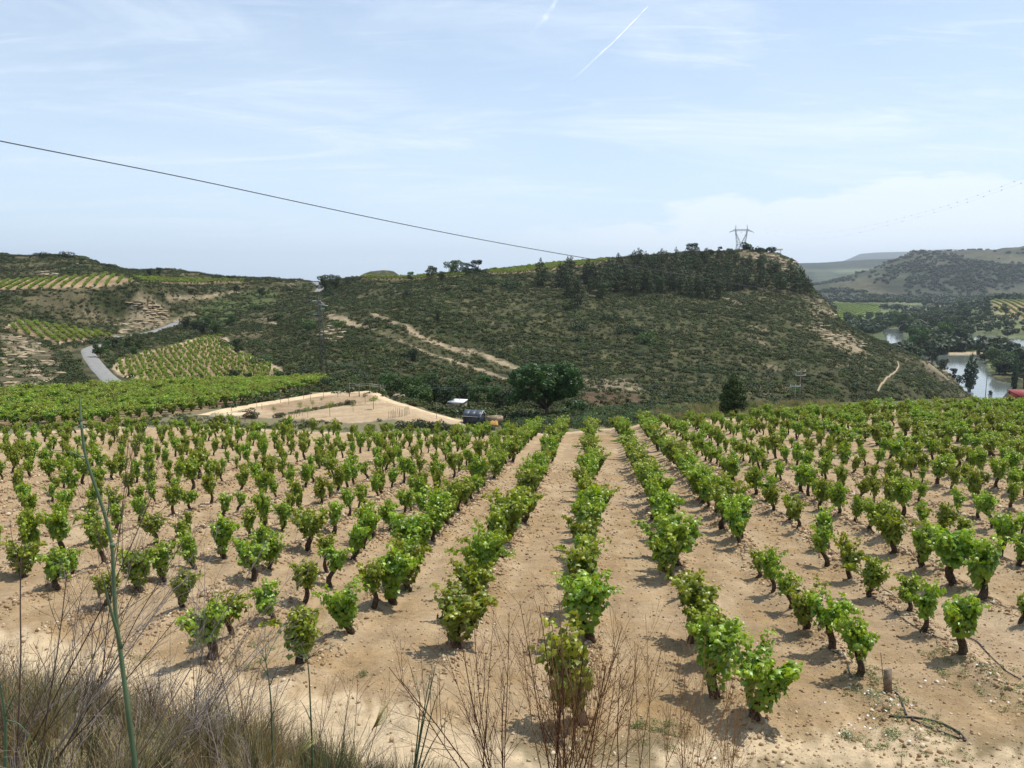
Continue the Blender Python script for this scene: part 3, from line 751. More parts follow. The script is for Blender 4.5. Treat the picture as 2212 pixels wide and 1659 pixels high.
def vine_variant(k, hgt, spread, lush, lean):
    spread *= .78; hgt *= 1.12
    """an old bush vine: gnarled trunk, three or four arms, shoots and lobed leaves"""
    tb = MB()
    h0 = hgt * rng.uniform(.32, .47)
    p = np.array([0, 0, -.08]); P = [p]; n = 8
    off = rng.uniform(-.07, .07, 2) + lean
    ph = rng.uniform(0, 6)
    for i in range(1, n + 1):
        t = i / n
        P.append(np.array([off[0] * t * 1.6 + .055 * math.sin(ph + 5.5 * t), off[1] * t + .045 * math.cos(ph * 1.7 + 5 * t), -.08 + t * (h0 + .08)]))
    P = np.array(P); r = np.linspace(.080, .052, n + 1) * (1 + .22 * rng.random(n + 1)); r[0] = .10; r[-1] = .075
    tb.tube(P, r, 8)
    head = P[-1]
    sp, sd, tipf = [], [], []
    na = rng.integers(3, 5); a0 = rng.uniform(0, 6.3)
    for a in range(na):
        an = a0 + a * 6.283 / na + rng.uniform(-.35, .35)
        L = spread * rng.uniform(.45, .8)
        d = np.array([math.cos(an), math.sin(an), 0]); mid = head + d * L * .5 + [0, 0, .05 + rng.uniform(0, .05)]
        end = head + d * L + np.array([0, 0, rng.uniform(.13, .25)])
        tb.tube([head - [0, 0, .03], head * .4 + mid * .6 + [0, 0, -.01], mid, end], [.052, .044, .034, .030], 6)
        ns = rng.integers(3, 6) if lush > .8 else rng.integers(2, 4)
        for s_ in range(ns):
            b0 = mid + (end - mid) * rng.uniform(.1, 1.0)
            dirv = d * rng.uniform(.0, .48) + np.array([rng.normal() * .22, rng.normal() * .22, 1.0]); dirv /= np.linalg.norm(dirv)
            Ls = (hgt - b0[2]) * rng.uniform(.55, 1.25)
            pts = [b0]
            m = 7; dd = dirv.copy()
            for q in range(m):
                dd = dd + np.array([rng.normal() * .13, rng.normal() * .13, -.05 * q]); dd /= np.linalg.norm(dd)
                pts.append(pts[-1] + dd * Ls / m)
            pts = np.array(pts); tb.tube(pts, np.linspace(.008, .003, m + 1), 3, cap=False, col=(1.6, 1.8, 1.2))
            nl = int(46 * lush * rng.uniform(.8, 1.2))
            tt = rng.uniform(0.0, 1.02, nl) ** .9
            idx = np.clip((tt * m).astype(int), 0, m - 1); fr = tt * m - idx
            base = pts[idx] * (1 - fr[:, None]) + pts[idx + 1] * fr[:, None]
            out = rng.normal(size=(nl, 3)) * [1, 1, .55]; out /= np.linalg.norm(out, axis=1)[:, None]
            dist = rng.uniform(.05, .155, nl) * (1.15 - .5 * tt)
            sp.append(base + out * dist[:, None]); sd.append(out * .8 + np.array([0, 0, .55])); tipf.append(tt)
        # leaves that hang low round the arm
    # skirt of lower leaves closing the goblet
    nb = int(80 * lush)
    an = rng.uniform(0, 6.283, nb); rr = spread * rng.uniform(.35, .92, nb)
    sp.append(np.stack([np.cos(an) * rr, np.sin(an) * rr, rng.uniform(-.06, .26, nb)], 1) + head)
    sd.append(np.stack([np.cos(an), np.sin(an), rng.uniform(-.1, .5, nb)], 1)); tipf.append(np.full(nb, .15))
    if k in BUSHY:          # suckers and low shoots that clothe the trunk almost to the soil
        nb = int(95 * lush); an = rng.uniform(0, 6.283, nb); hh_ = rng.random(nb); rr = spread * (.42 + .5 * hh_) * rng.uniform(.75, 1.15, nb)
        sp.append(np.stack([np.cos(an) * rr, np.sin(an) * rr, .20 + hh_ * (head[2] + .02)], 1) + np.array([head[0] * .6, head[1] * .6, 0]))
        sd.append(np.stack([np.cos(an), np.sin(an), rng.uniform(-.1, .5, nb)], 1)); tipf.append(np.full(nb, .1))
    sp, sd, tt = np.vstack(sp), np.vstack(sd), np.concatenate(tipf)
    N = len(sp)
    nrm = sd + rng.normal(size=(N, 3)) * .45
    droop = np.array([0, 0, -1.0]) + rng.normal(size=(N, 3)) * .5 + sd * .6
    c = tints(N, .62, 1.22, .08)
    young = (tt > .66)[:, None] * rng.uniform(.3, 1.15, (N, 1))
    c = c * (1 + young * np.array([.75, .42, .15]))
    size = rng.uniform(.085, .150, N) * (1.12 - .45 * tt)
    V, T, CC = leaves(sp, nrm, size, 'vine', c=c, tdir=droop)
    tm = tb.mesh('trunk', [M_bark], True)
    lm = mk_mesh('foliage', V, T, None, CC, True, [M_vine])
    return tm, lm
VINES = []
BUSHY = (0, 2, 8, 9, 12)
spec = [(1.15, .36, 1.0), (1.05, .34, .9), (1.25, .38, 1.05), (.95, .30, .8), (1.1, .42, 1.0), (1.2, .33, .85), (1.0, .38, 1.0), (.85, .26, .65),
        (1.18, .44, 1.1), (1.05, .30, .75), (1.12, .40, .95), (.92, .34, .9), (1.3, .36, .9), (.70, .22, .5)]
for k, (h, s_, l_) in enumerate(spec):
    VINES.append(vine_variant(k, h, s_, l_, rng.uniform(-.10, .10, 2)))

def scatter(name, label, pts, scl, vi, sources, cat=None, tilt=.12, rot=None):
    """uncountable growth: one object that instances a few shapes on its points"""
    N = len(pts)
    me = bpy.data.meshes.new(name); me.vertices.add(N); me.vertices.foreach_set('co', np.asarray(pts, np.float32).ravel())
    a = me.attributes.new('rot', 'FLOAT_VECTOR', 'POINT')
    if rot is None: rot = np.stack([rng.normal(size=N) * tilt, rng.normal(size=N) * tilt, rng.uniform(0, 6.283, N)], 1)
    a.data.foreach_set('vector', rot.astype(np.float32).ravel())
    scl = np.asarray(scl, float)
    if scl.ndim == 1: scl = np.stack([scl] * 3, 1)
    a = me.attributes.new('scl', 'FLOAT_VECTOR', 'POINT'); a.data.foreach_set('vector', scl.astype(np.float32).ravel())
    a = me.attributes.new('vi', 'INT', 'POINT'); a.data.foreach_set('value', np.asarray(vi, np.int32))
    o = ob(name, me)
    src = bpy.data.collections.new(name + '_shapes')
    for j_, meshes in enumerate(sources):
        so = bpy.data.objects.new('%02d' % j_, meshes); src.objects.link(so)
    g = bpy.data.node_groups.new(name, 'GeometryNodeTree')
    g.interface.new_socket('Geometry', in_out='INPUT', socket_type='NodeSocketGeometry')
    g.interface.new_socket('Geometry', in_out='OUTPUT', socket_type='NodeSocketGeometry')
    n = g.nodes; l = g.links
    gi, go = n.new('NodeGroupInput'), n.new('NodeGroupOutput')
    ci = n.new('GeometryNodeCollectionInfo'); ci.inputs['Collection'].default_value = src; ci.inputs['Separate Children'].default_value = True; ci.inputs['Reset Children'].default_value = True
    ip = n.new('GeometryNodeInstanceOnPoints'); ip.inputs['Pick Instance'].default_value = True
    def named(nm, typ):
        q = n.new('GeometryNodeInputNamedAttribute'); q.data_type = typ; q.inputs['Name'].default_value = nm
        return q.outputs['Attribute']
    e2r = n.new('FunctionNodeEulerToRotation')
    l.new(named('rot', 'FLOAT_VECTOR'), e2r.inputs[0])
    l.new(gi.outputs[0], ip.inputs['Points']); l.new(ci.outputs[0], ip.inputs['Instance'])
    l.new(named('vi', 'INT'), ip.inputs['Instance Index']); l.new(e2r.outputs[0], ip.inputs['Rotation'])
    l.new(named('scl', 'FLOAT_VECTOR'), ip.inputs['Scale']); l.new(ip.outputs[0], go.inputs[0])
    md = o.modifiers.new('scatter', 'NODES'); md.node_group = g
    return tag(o, label, cat, kind='stuff')
def join2(name, a, b):
    """one mesh out of two, keeping both materials"""
    va = np.empty(len(a.vertices) * 3, np.float32); a.vertices.foreach_get('co', va)
    vb = np.empty(len(b.vertices) * 3, np.float32); b.vertices.foreach_get('co', vb)
    def tris(m):
        m.calc_loop_triangles(); t = np.empty(len(m.loop_triangles) * 3, np.int32); m.loop_triangles.foreach_get('vertices', t); return t.reshape(-1, 3)
    def cols(m):
        c = np.empty(len(m.vertices) * 4, np.float32); m.color_attributes['Col'].data.foreach_get('color', c); return c.reshape(-1, 4)[:, :3]
    ta, tb = tris(a), tris(b)
    return mk_mesh(name, np.concatenate([va, vb]).reshape(-1, 3), np.vstack([ta, tb + len(a.vertices)]), None, np.vstack([cols(a), cols(b)]), True,
                   [a.materials[0], b.materials[0]], np.concatenate([np.zeros(len(ta)), np.ones(len(tb))]))
VJ = [join2('grapevine', t, f) for t, f in VINES]

# ------------------------------------------------------------------ the near vineyard
# vines of the first ranks, one by one: (view x, view y of the foot, height in m, shape, width factor)
HAND = [
 (1253, 1563, 1.30, 9, 1.05), (1270, 1384, 1.35, 8, 1.10), (986, 1396, 1.12, 8, 1.35), (1545, 1502, 1.25, 12, 1.15), (1632, 1548, 1.10, 8, 1.10), (1856, 1460, 1.02, 5, .95),
 (1796, 1400, .98, 4, 1.0), (1742, 1357, 1.0, 2, 1.05), (1712, 1312, .85, 3, .8), (2075, 1410, .98, 11, .95), (1997, 1364, .92, 1, .8), (1882, 1287, .85, 6, .95),
 (1671, 1278, 1.12, 5, .72), (1637, 1247, .75, 7, .85), (2118, 1293, 1.35, 9, .95), (2057, 1262, 1.35, 4, 1.1), (2205, 1345, .55, 13, .7), (1990, 1224, 1.2, 0, .9), (1834, 1250, 1.05, 1, .85), (1789, 1222, 1.05, 3, .8),
 (655, 1432, .92, 6, 1.05), (457, 1417, .86, 11, 1.2), (757, 1368, 1.05, 2, 1.0), (500, 1372, .8, 4, 1.0), (590, 1342, .75, 1, 1.1), (658, 1299, .95, 10, .9), (710, 1268, .98, 3, .85),
 (846, 1304, 1.28, 0, 1.0), (810, 1313, .95, 11, .8), (547, 1254, 1.0, 4, 1.1), (587, 1231, .95, 6, .9), (393, 1312, .82, 0, .95), (353, 1254, .95, 12, 1.0), (302, 1278, 1.05, 8, 1.1),
 (228, 1306, .72, 10, 1.1), (120, 1270, .85, 6, 1.1), (50, 1248, .95, 8, 1.25), (420, 1229, .95, 9, .85), (482, 1206, 1.2, 0, .9), (393, 1173, .75, 7, .9), (342, 1176, .95, 10, 1.05),
 (1443, 1250, 1.15, 8, 1.0), (1469, 1290, .6, 7, .8), (1500, 1385, 1.2, 0, 1.15), (1522, 1420, .95, 10, 1.0), (1416, 1200, 1.15, 2, 1.05),
 (880, 1274, 1.2, 8, 1.0), (667, 1190, 1.2, 4, 1.0), (612, 1147, 1.0, 12, .9), (1926, 1196, 1.15, 6, .95)]
placed = []            # (X, Y, height scale, variant, width factor, hand)
for x, y, h, v, wf in HAND:
    q = hit(x, y)
    placed.append((q.x, q.y, h / spec[v][0], v, wf, True))
hx = np.array([p[0] for p in placed]); hy = np.array([p[1] for p in placed])
START = {0: 15.6, 1: 18.6, 2: 19.8, 3: 15.8, 4: 16.0, -1: 15.4, -2: 17.4, -3: 19.4, -4: 20.8, -5: 20.5, -6: 17.5, -7: 19}
def row_of(X, Y):
    c = X - RD * Y
    k = min(ROWC, key=lambda r: abs(ROWC[r] - c))
    return k
rest = []
for k, c in ROWC.items():
    Y = START.get(k, 15.0 + .35 * abs(k)) + rng.uniform(0, .6)
    while Y < 105:
        X = c + RD * Y
        s_ = X / Y
        dens = 1.30 if (-6 < k < 4 or k > 9) else 1.42
        lim = edge(s_) - 1.6
        if Y > lim: break
        if abs(s_) < .735:
            gap = .02 if abs(k) < 3 else (.11 if k < 0 else .10)
            jx, jy = rng.normal() * (.10 if abs(k) < 3 else .17), rng.normal() * .12
            Xj, Yj = X + jx, Y + jy
            if rng.random() > gap and (Yj > 24 or np.min(np.hypot(hx - Xj, hy - Yj)) > .95):
                v = int(rng.choice([1, 3, 4, 5, 6, 7, 10, 11, 1, 4, 6, 9, 0] if abs(k) > 2 else 13)) if (abs(k) > 2 or rng.random() < .35) else int(rng.choice(BUSHY)); v = v if rng.random() > .04 else 13
                hs = rng.normal(1.08, .17) * (1.0 if abs(k) < 5 else .97)
                wf = rng.normal(.90, .12)
                if abs(k) > 2: wf *= .98 if 3 <= k <= 6 else .87; hs *= .92
                if k > 7: hs *= 1.16; wf *= 1.32 if Yj > 40 else 1.12
                if Yj > 24: wf *= .92
                if abs(k) < 3: wf *= 1.14
                rest.append((Xj, Yj, float(np.clip(hs, .6, 1.3)), v, float(np.clip(wf, .7, 1.35)), False))
        Y += dens * rng.uniform(.88, 1.12)
rest.sort(key=lambda p: math.hypot(p[0], p[1]))
n_ind = 296 - len(placed)
indiv = placed + rest[:n_ind]; far_v = rest[n_ind:]
ORD = ['nearest', 'second', 'third', 'fourth', 'fifth', 'sixth', 'seventh', 'eighth', 'ninth', 'tenth', 'eleventh', 'twelfth', 'thirteenth', 'fourteenth', 'fifteenth',
       'sixteenth', 'seventeenth', 'eighteenth', 'nineteenth', 'twentieth', 'twenty first', 'twenty second', 'twenty third', 'twenty fourth', 'twenty fifth', 'twenty sixth', 'twenty seventh', 'twenty eighth', 'twenty ninth', 'thirtieth']
LOOK = ['tall bushy', 'rounded', 'tall dense', 'small', 'wide spreading', 'upright', 'full crowned', 'thin', 'broad leafy', 'slim', 'loose', 'low', 'tall narrow', 'stunted']
byrow = {}
for p in indiv: byrow.setdefault(row_of(p[0], p[1]), []).append(p)
def row_words(k):
    if k == 0: return 'the central row'
    return '%s row %s of the central row' % ({1: 'first'}.get(abs(k), ORD[abs(k) - 1]), 'right' if k > 0 else 'left')
proto = {}
for k in sorted(byrow):
    for i, (X, Y, hs, v, wf, hand) in enumerate(sorted(byrow[k], key=lambda p: p[1])):
        lab = '%s grapevine, %s from the camera in %s' % (LOOK[v], ORD[i] if i else 'the nearest', row_words(k))
        if i == 0: lab = '%s grapevine at the near end of %s' % (LOOK[v], row_words(k))
        z = float(gz(X, Y))
        rz = rng.uniform(0, 6.283)
        if v not in proto:
            t = thing('grapevine', lab, 'grapevine')
            t1 = ob('trunk', VINES[v][0], t); t2 = ob('foliage', VINES[v][1], t)
            proto[v] = t
        else:
            t = proto[v].copy(); col.objects.link(t)
            for ch in proto[v].children:
                c2 = ch.copy(); col.objects.link(c2); c2.parent = t
            t['label'] = lab
        t['group'] = 'bush vines in the near vineyard'
        t.location = (X, Y, z); t.rotation_euler = (0, 0, rz); t.scale = (hs * wf, hs * wf, hs)
if far_v:
    a = np.array([(p[0], p[1], gz(p[0], p[1])) for p in far_v])
    scl = np.array([(p[2] * p[4], p[2] * p[4], p[2]) for p in far_v])
    tag(scatter('grapevines', 'far rows of green bush vines at the back of the near vineyard', a, scl, [p[3] for p in far_v], VJ, 'grapevines', tilt=.02), group='bush vines in the near vineyard')

# other vine plots
def fill(poly, n, dmin=None):
    s0 = np.array(poly); lo, hi = s0.min(0), s0.max(0)
    out = []
    while len(out) < n:
        m = 4000
        Y = np.exp(rng.uniform(lo[1], hi[1], m)); 
        keep = rng.random(m) < (Y / math.exp(hi[1])) ** 2
        s_ = rng.uniform(lo[0], hi[0], m)
        k = in_poly(s_, np.log(Y), poly) & keep
        out += list(zip(s_[k] * Y[k], Y[k]))
        if m and not k.any() and not out: break
    return np.array(out[:n])
def lattice(poly, ang, row, step, jit=.12, dens=1.0, offrow=0.0):
    s0 = np.array(poly); X = s0[:, 0] * np.exp(s0[:, 1]); Y = np.exp(s0[:, 1])
    cx, cy = X.mean(), Y.mean(); Rr = max(np.ptp(X), np.ptp(Y)) * .75
    u = np.arange(-Rr, Rr, row); v = np.arange(-Rr, Rr, step)
    U, V_ = np.meshgrid(u, v); U = U.ravel(); V_ = V_.ravel()
    U = U + rng.normal(size=U.shape) * jit; V_ = V_ + rng.normal(size=U.shape) * jit
    ca, sa = math.cos(ang), math.sin(ang)
    x = cx + V_ * ca - U * sa; y = cy + V_ * sa + U * ca
    k = in_poly(x / np.maximum(y, 1), np.log(np.maximum(y, 1)), poly) & (rng.random(len(x)) < dens) & (y > 1)
    return np.stack([x[k], y[k]], 1)
def vine_plot(label, xy, hs, wf):
    z = gz(xy[:, 0], xy[:, 1])
    h = np.clip(rng.normal(1, .12, len(xy)), .6, 1.35)
    scatter('grapevines', label, np.column_stack([xy, z]), np.stack([h * hs * wf, h * hs * wf, h * hs], 1), rng.integers(0, 13, len(xy)), VJ, 'grapevines', tilt=.02)
vine_plot('dense green vineyard plot stretching along the left behind the near field', lattice(P_left, R(28), 2.3, 1.25, .15, .95), 1.25, 1.35)
vine_plot('spotted rows of vines on the triangular sandy plot by the valley road', lattice(P_triangle, R(118), 1.9, 1.7, .30, .93), .95, 1.05)
vine_plot('green vine rows on the small plot tucked into the left slope', lattice(P_small, R(128), 3.0, 1.2, .10, .97), 1.2, 1.3)
vine_plot('vine rows on the high sandy terrace below the left skyline', lattice(P_terrace, R(112), 4.6, 1.0, .12, .97), 1.15, 1.2)
vine_plot('pale green vine rows right of the high sandy terrace', lattice(P_terrace2, R(140), 2.8, 1.4, .2, .9), 1.1, 1.3)
vine_plot('bright green vineyard along the crest left of the pine plantation', np.vstack([lattice(P_crestv, R(75), 2.6, 1.4, .2, .95), lattice(P_crestv2, R(75), 2.6, 1.4, .2, .95)]), 1.2, 1.3)
vine_plot('curving vine rows on the terrace above the far river bank', lattice(P_rightv, R(64), 9.5, 2.5, .15, 1.0), 2.0, 1.3)
vine_plot('green vine rows in the flat meadow below the cliff', lattice(P_meadow, R(60), 9.0, 3.0, .5, .8), 2.0, 1.5)
P_trel = poly_sl([(838, 838), (880, 842), (935, 851), (958, 862), (952, 870), (915, 868), (860, 852)])
vine_plot('short leafy vine rows beside the dirt track above the sheds', lattice(P_trel, R(150), 2.2, 1.0, .08, 1.0), 1.35, 1.25)

# ------------------------------------------------------------------ trees and bushes
def crown(blobs, n, size, c=None, shell=.35, kind='quad', asp=1.1, jit=.5, core=True):
    P, d = blob_points(blobs, n, shell)
    nrm = d / np.linalg.norm(d, axis=1)[:, None] + np.array([0, 0, .35]) + rng.normal(size=P.shape) * jit
    sz = size * rng.uniform(.6, 1.35, len(P))
    cc = tints(len(P), .72, 1.25, .08)
    # clumps: whole sprays of one tone
    cc *= (.80 + .42 * vnoise(P[:, 0] / (size * 3.2) + 5, P[:, 1] / (size * 3.2) + P[:, 2] / (size * 2.6), 7))[:, None]
    V, T, CC = leaves(P, nrm, sz, kind, asp, cc)
    return V, T, CC
def tree_mesh(kind, k):
    tb = MB(); blobs = []
    if kind == 'pine':
        H = 10.0; n = 9
        for i in range(n):
            t = i / (n - 1); z = H * (.16 + .78 * t); r = (2.5 * (1 - t ** 2.2) ** .6 * (.72 + .5 * t * (1 - t)) + .75) * rng.uniform(.75, 1.15)
            if t < .15: r *= .75
            for _ in range(2 if t < .8 else 1):
                a = rng.uniform(0, 6.28); o = r * .38
                blobs.append(((math.cos(a) * o, math.sin(a) * o, z + rng.uniform(-.4, .4)), (r * .75, r * .75, H * .085)))
                tb.tube([(0, 0, z - .6), (math.cos(a) * o, math.sin(a) * o, z)], [.08, .03], 4)
        tb.tube([(0, 0, -.6), (.1, 0, H * .5), (0, .1, H * .96)], [.19, .12, .03], 6)
        V, T, CC = crown(blobs, 1900, .50, kind='quad', asp=.8, shell=.45, jit=.6)
        m = M_pine
    elif kind == 'juniper':
        H = 4.2
        for i in range(26):
            t = i / 25; z = H * (.07 + .86 * t); r = 1.32 * math.sqrt(max(.06, 1 - ((t - .38) / .66) ** 2)) * (1 - .38 * max(0, t - .4))
            a = i * 2.4; o = r * .48
            blobs.append(((math.cos(a) * o, math.sin(a) * o, z), (max(.2, r * .62), max(.2, r * .62), .42)))
        tb.tube([(0, 0, -.3), (0, 0, H * .8)], [.12, .03], 6)
        V, T, CC = crown(blobs, 11000, .17, kind='quad', asp=.8, shell=.35, jit=.6); m = M_juniper
    elif kind == 'walnut':
        H = 7.4
        cs_ = []
        for i in range(44):
            a = rng.uniform(0, 6.28); rr = math.sqrt(rng.random()) * 4.6; z = 1.3 + rng.random() ** .8 * 5.3
            lim = 5.0 * math.sqrt(max(.05, 1 - ((z - 2.6) / 4.9) ** 2)); rr = min(rr, lim)
            blobs.append(((math.cos(a) * rr, math.sin(a) * rr * .85, z), (rng.uniform(.85, 1.45), rng.uniform(.85, 1.45), rng.uniform(.6, .95)))); cs_.append(blobs[-1][0])
        tb.tube([(0, 0, -.5), (.1, 0, .8), (0, 0, 1.6)], [.32, .24, .22], 8)
        for c in cs_[::2]:
            c = np.array(c); tb.tube([(0, 0, 1.2), c * [.45, .45, 0] + [0, 0, 1.2 + .5 * (c[2] - 1.2)], c], [.13, .08, .03], 5)
        V, T, CC = crown(blobs, 20000, .30, kind='quad', asp=1.0, shell=.6, jit=.8); m = M_walnut
    elif kind == 'poplar':
        H = 17.0
        for (ox, h0, hw) in ((0, 1.0, 1.5), (-2.8, .80, 1.1), (2.6, .86, 1.3)):
            tb.tube([(ox * .2, 0, -1), (ox * .7, 0, H * .3), (ox, 0, H * h0 * .95)], [.28, .18, .04], 6)
            for i in range(15):
                t = i / 14; a = i * 2.2; r = (1.15 * math.sin(math.pi * min(1, .22 + .72 * t)) + .25) * hw
                blobs.append(((ox * (.45 + .55 * min(1, t * 2)) + math.cos(a) * r * .5, math.sin(a) * r * .5, H * h0 * (.13 + .83 * t)), (r * .7, r * .7, 1.0)))
        V, T, CC = crown(blobs, 6500, .50, shell=.5, jit=.8); m = M_poplar
    elif kind == 'sapling':
        H = 2.6
        for i in range(6):
            a = rng.uniform(0, 6.28); blobs.append(((math.cos(a) * .33, math.sin(a) * .33, H * rng.uniform(.60, .88)), (.36, .36, .30)))
        tb.tube([(0, 0, -.1), (.02, 0, H * .5), (0, 0, H * .8)], [.035, .03, .015], 5)
        V, T, CC = crown(blobs, 700, .11, shell=.7, jit=.9); m = M_vine
    elif kind == 'bush':
        H = 2.0
        for i in range(9):
            a = rng.uniform(0, 6.28); rr = math.sqrt(rng.random()) * 1.05
            blobs.append(((math.cos(a) * rr, math.sin(a) * rr, rng.uniform(.35, 1.35) * (1 - .25 * rr)), (rng.uniform(.45, .75),) * 2 + (rng.uniform(.35, .6),)))
        for b in blobs[:5]: tb.tube([(0, 0, -.2), b[0]], [.05, .02], 4)
        V, T, CC = crown(blobs, 1300, .17, shell=.5, jit=.8); m = M_dark
    else:   # broad
        H = 8.0
        n = 15
        for i in range(n):
            a = rng.uniform(0, 6.28); z = H * rng.uniform(.24, .86); rr = 2.5 * math.sqrt(rng.random()) * math.sqrt(max(.1, 1 - ((z / H - .5) / .55) ** 2))
            blobs.append(((math.cos(a) * rr, math.sin(a) * rr, z), (rng.uniform(.95, 1.6),) * 2 + (rng.uniform(.7, 1.15),)))
        tb.tube([(0, 0, -.6), (.1, 0, H * .2), (0, 0, H * .4)], [.24, .19, .15], 6)
        for b in blobs[::2]: tb.tube([(0, 0, H * .18), (b[0][0] * .5, b[0][1] * .5, H * .15 + b[0][2] * .5), b[0]], [.13, .08, .03], 4)
        V, T, CC = crown(blobs, 2600, .44, shell=.5, jit=.8); m = M_green
    return tb.mesh('trunk', [M_trunk], True), mk_mesh('crown', V, T, None, CC, False, [m]), H
TREES = {}
for kind, n in (('pine', 6), ('broad', 6), ('bush', 5), ('sapling', 3), ('juniper', 1), ('walnut', 1), ('poplar', 1)):
    TREES[kind] = [tree_mesh(kind, k) for k in range(n)]
def recol(me, mat, name=None):
    m = me.copy(); m.materials.clear(); m.materials.append(mat); return m
VARM = {}
def put_tree(kind, name, label, cat, x=None, y=None, hpx=None, P=None, H=None, wf=1.0, mat=None, group=None, dmin=9.0, dmax=14000, parts=('trunk', 'crown'), var=None, off=0.0):
    if P is None:
        for dy_ in range(0, 16):
            P = hit(x, y + dy_, dmin=dmin, dmax=dmax)
            if P is not None: hpx = hpx + dy_; break
        if P is None: return None
        H = hpx * P.y / FV
    k = var if var is not None else int(rng.integers(len(TREES[kind])))
    tm, cm, H0 = TREES[kind][k]
    if mat is not None:
        if (kind, k, mat.name) not in VARM: VARM[(kind, k, mat.name)] = recol(cm, mat)
        cm = VARM[(kind, k, mat.name)]
    s = H / H0
    t = thing(name, label, cat, (P[0], P[1], P[2] - .05 * H - off), rng.uniform(0, 6.28), group, (s * wf, s * wf, s * 1.05))
    ob(parts[0], tm, t); ob(parts[1], cm, t)
    return t

# the two landmark trees at the field edge
put_tree('walnut', 'walnut_tree', 'large spreading dark green walnut tree beside the black solar roofed shed', 'tree', P=(slope(1180, 890) * 112, 112, float(gz(slope(1180, 890) * 112, 112)) + .3), H=8.0, wf=1.12)
put_tree('juniper', 'cypress_tree', 'dense dark oval evergreen standing alone behind the far field edge', 'tree', 1583, 898, 92, wf=1.05)

# plantation of pines on the hill
front = [(1168.6, 618, 57), (1247, 664, 64), (1225, 642, 56), (1233, 588, 32), (1298, 645, 45), (1311, 633, 57), (1273, 612, 48), (1331, 633, 30), (1356, 628, 44), (1369, 637, 52), (1404, 634, 36),
         (1430, 634, 40), (1453, 628, 44), (1490, 639, 38), (1526, 643, 46), (1552, 645, 44), (1508, 641, 42), (1386, 630, 44), (1745, 634, 36), (1470, 636, 42)]
PX, PG = 'pine_tree', 'pines of the hillside plantation'
fl = {0: 'tall dark pine standing apart at the left end of the plantation', 1: 'big pine lowest on the slope, first below the left end of the plantation', 2: 'dark pine just up the slope behind the lowest big pine',
      15: 'full pine at the lower edge beside the pale bare patch', 18: 'last pine at the right end of the plantation above the cliff'}
for i, (x, y, h) in enumerate(front):
    put_tree('pine', PX, fl.get(i, 'dark pine along the lower front edge of the hillside plantation'), 'pine', x, y, h * 1.05, wf=rng.uniform(.9, 1.2), group=PG if i not in fl else None)
pp = poly_sl([(1300, 590), (1350, 572), (1440, 560), (1560, 556), (1620, 566), (1690, 590), (1742, 620), (1750, 634), (1640, 628), (1560, 634), (1470, 632), (1330, 634), (1240, 640), (1195, 612), (1230, 592)])
cand = fill(pp, 2500); got = []
for q in cand:
    if len(got) >= 135: break
    if all((q[0] - g[0]) ** 2 + (q[1] - g[1]) ** 2 > 31 for g in got): got.append(q)
got.sort(key=lambda q: q[0] / q[1])
for i, q in enumerate(got):
    part = ['far left', 'left', 'middle', 'right', 'far right'][min(4, int(5 * i / len(got)))]
    depth = 'lower' if q[1] < 410 else ('middle' if q[1] < 455 else 'upper')
    put_tree('pine', PX, 'dark green pine packed in the %s %s of the hillside plantation' % (depth, part), 'pine', P=(q[0], q[1], float(gz(*q))), H=float(rng.uniform(6.5, 13.0) * (1 - .42 * sstep(440, 500, q[1]))), wf=rng.uniform(.8, 1.4), group=PG)
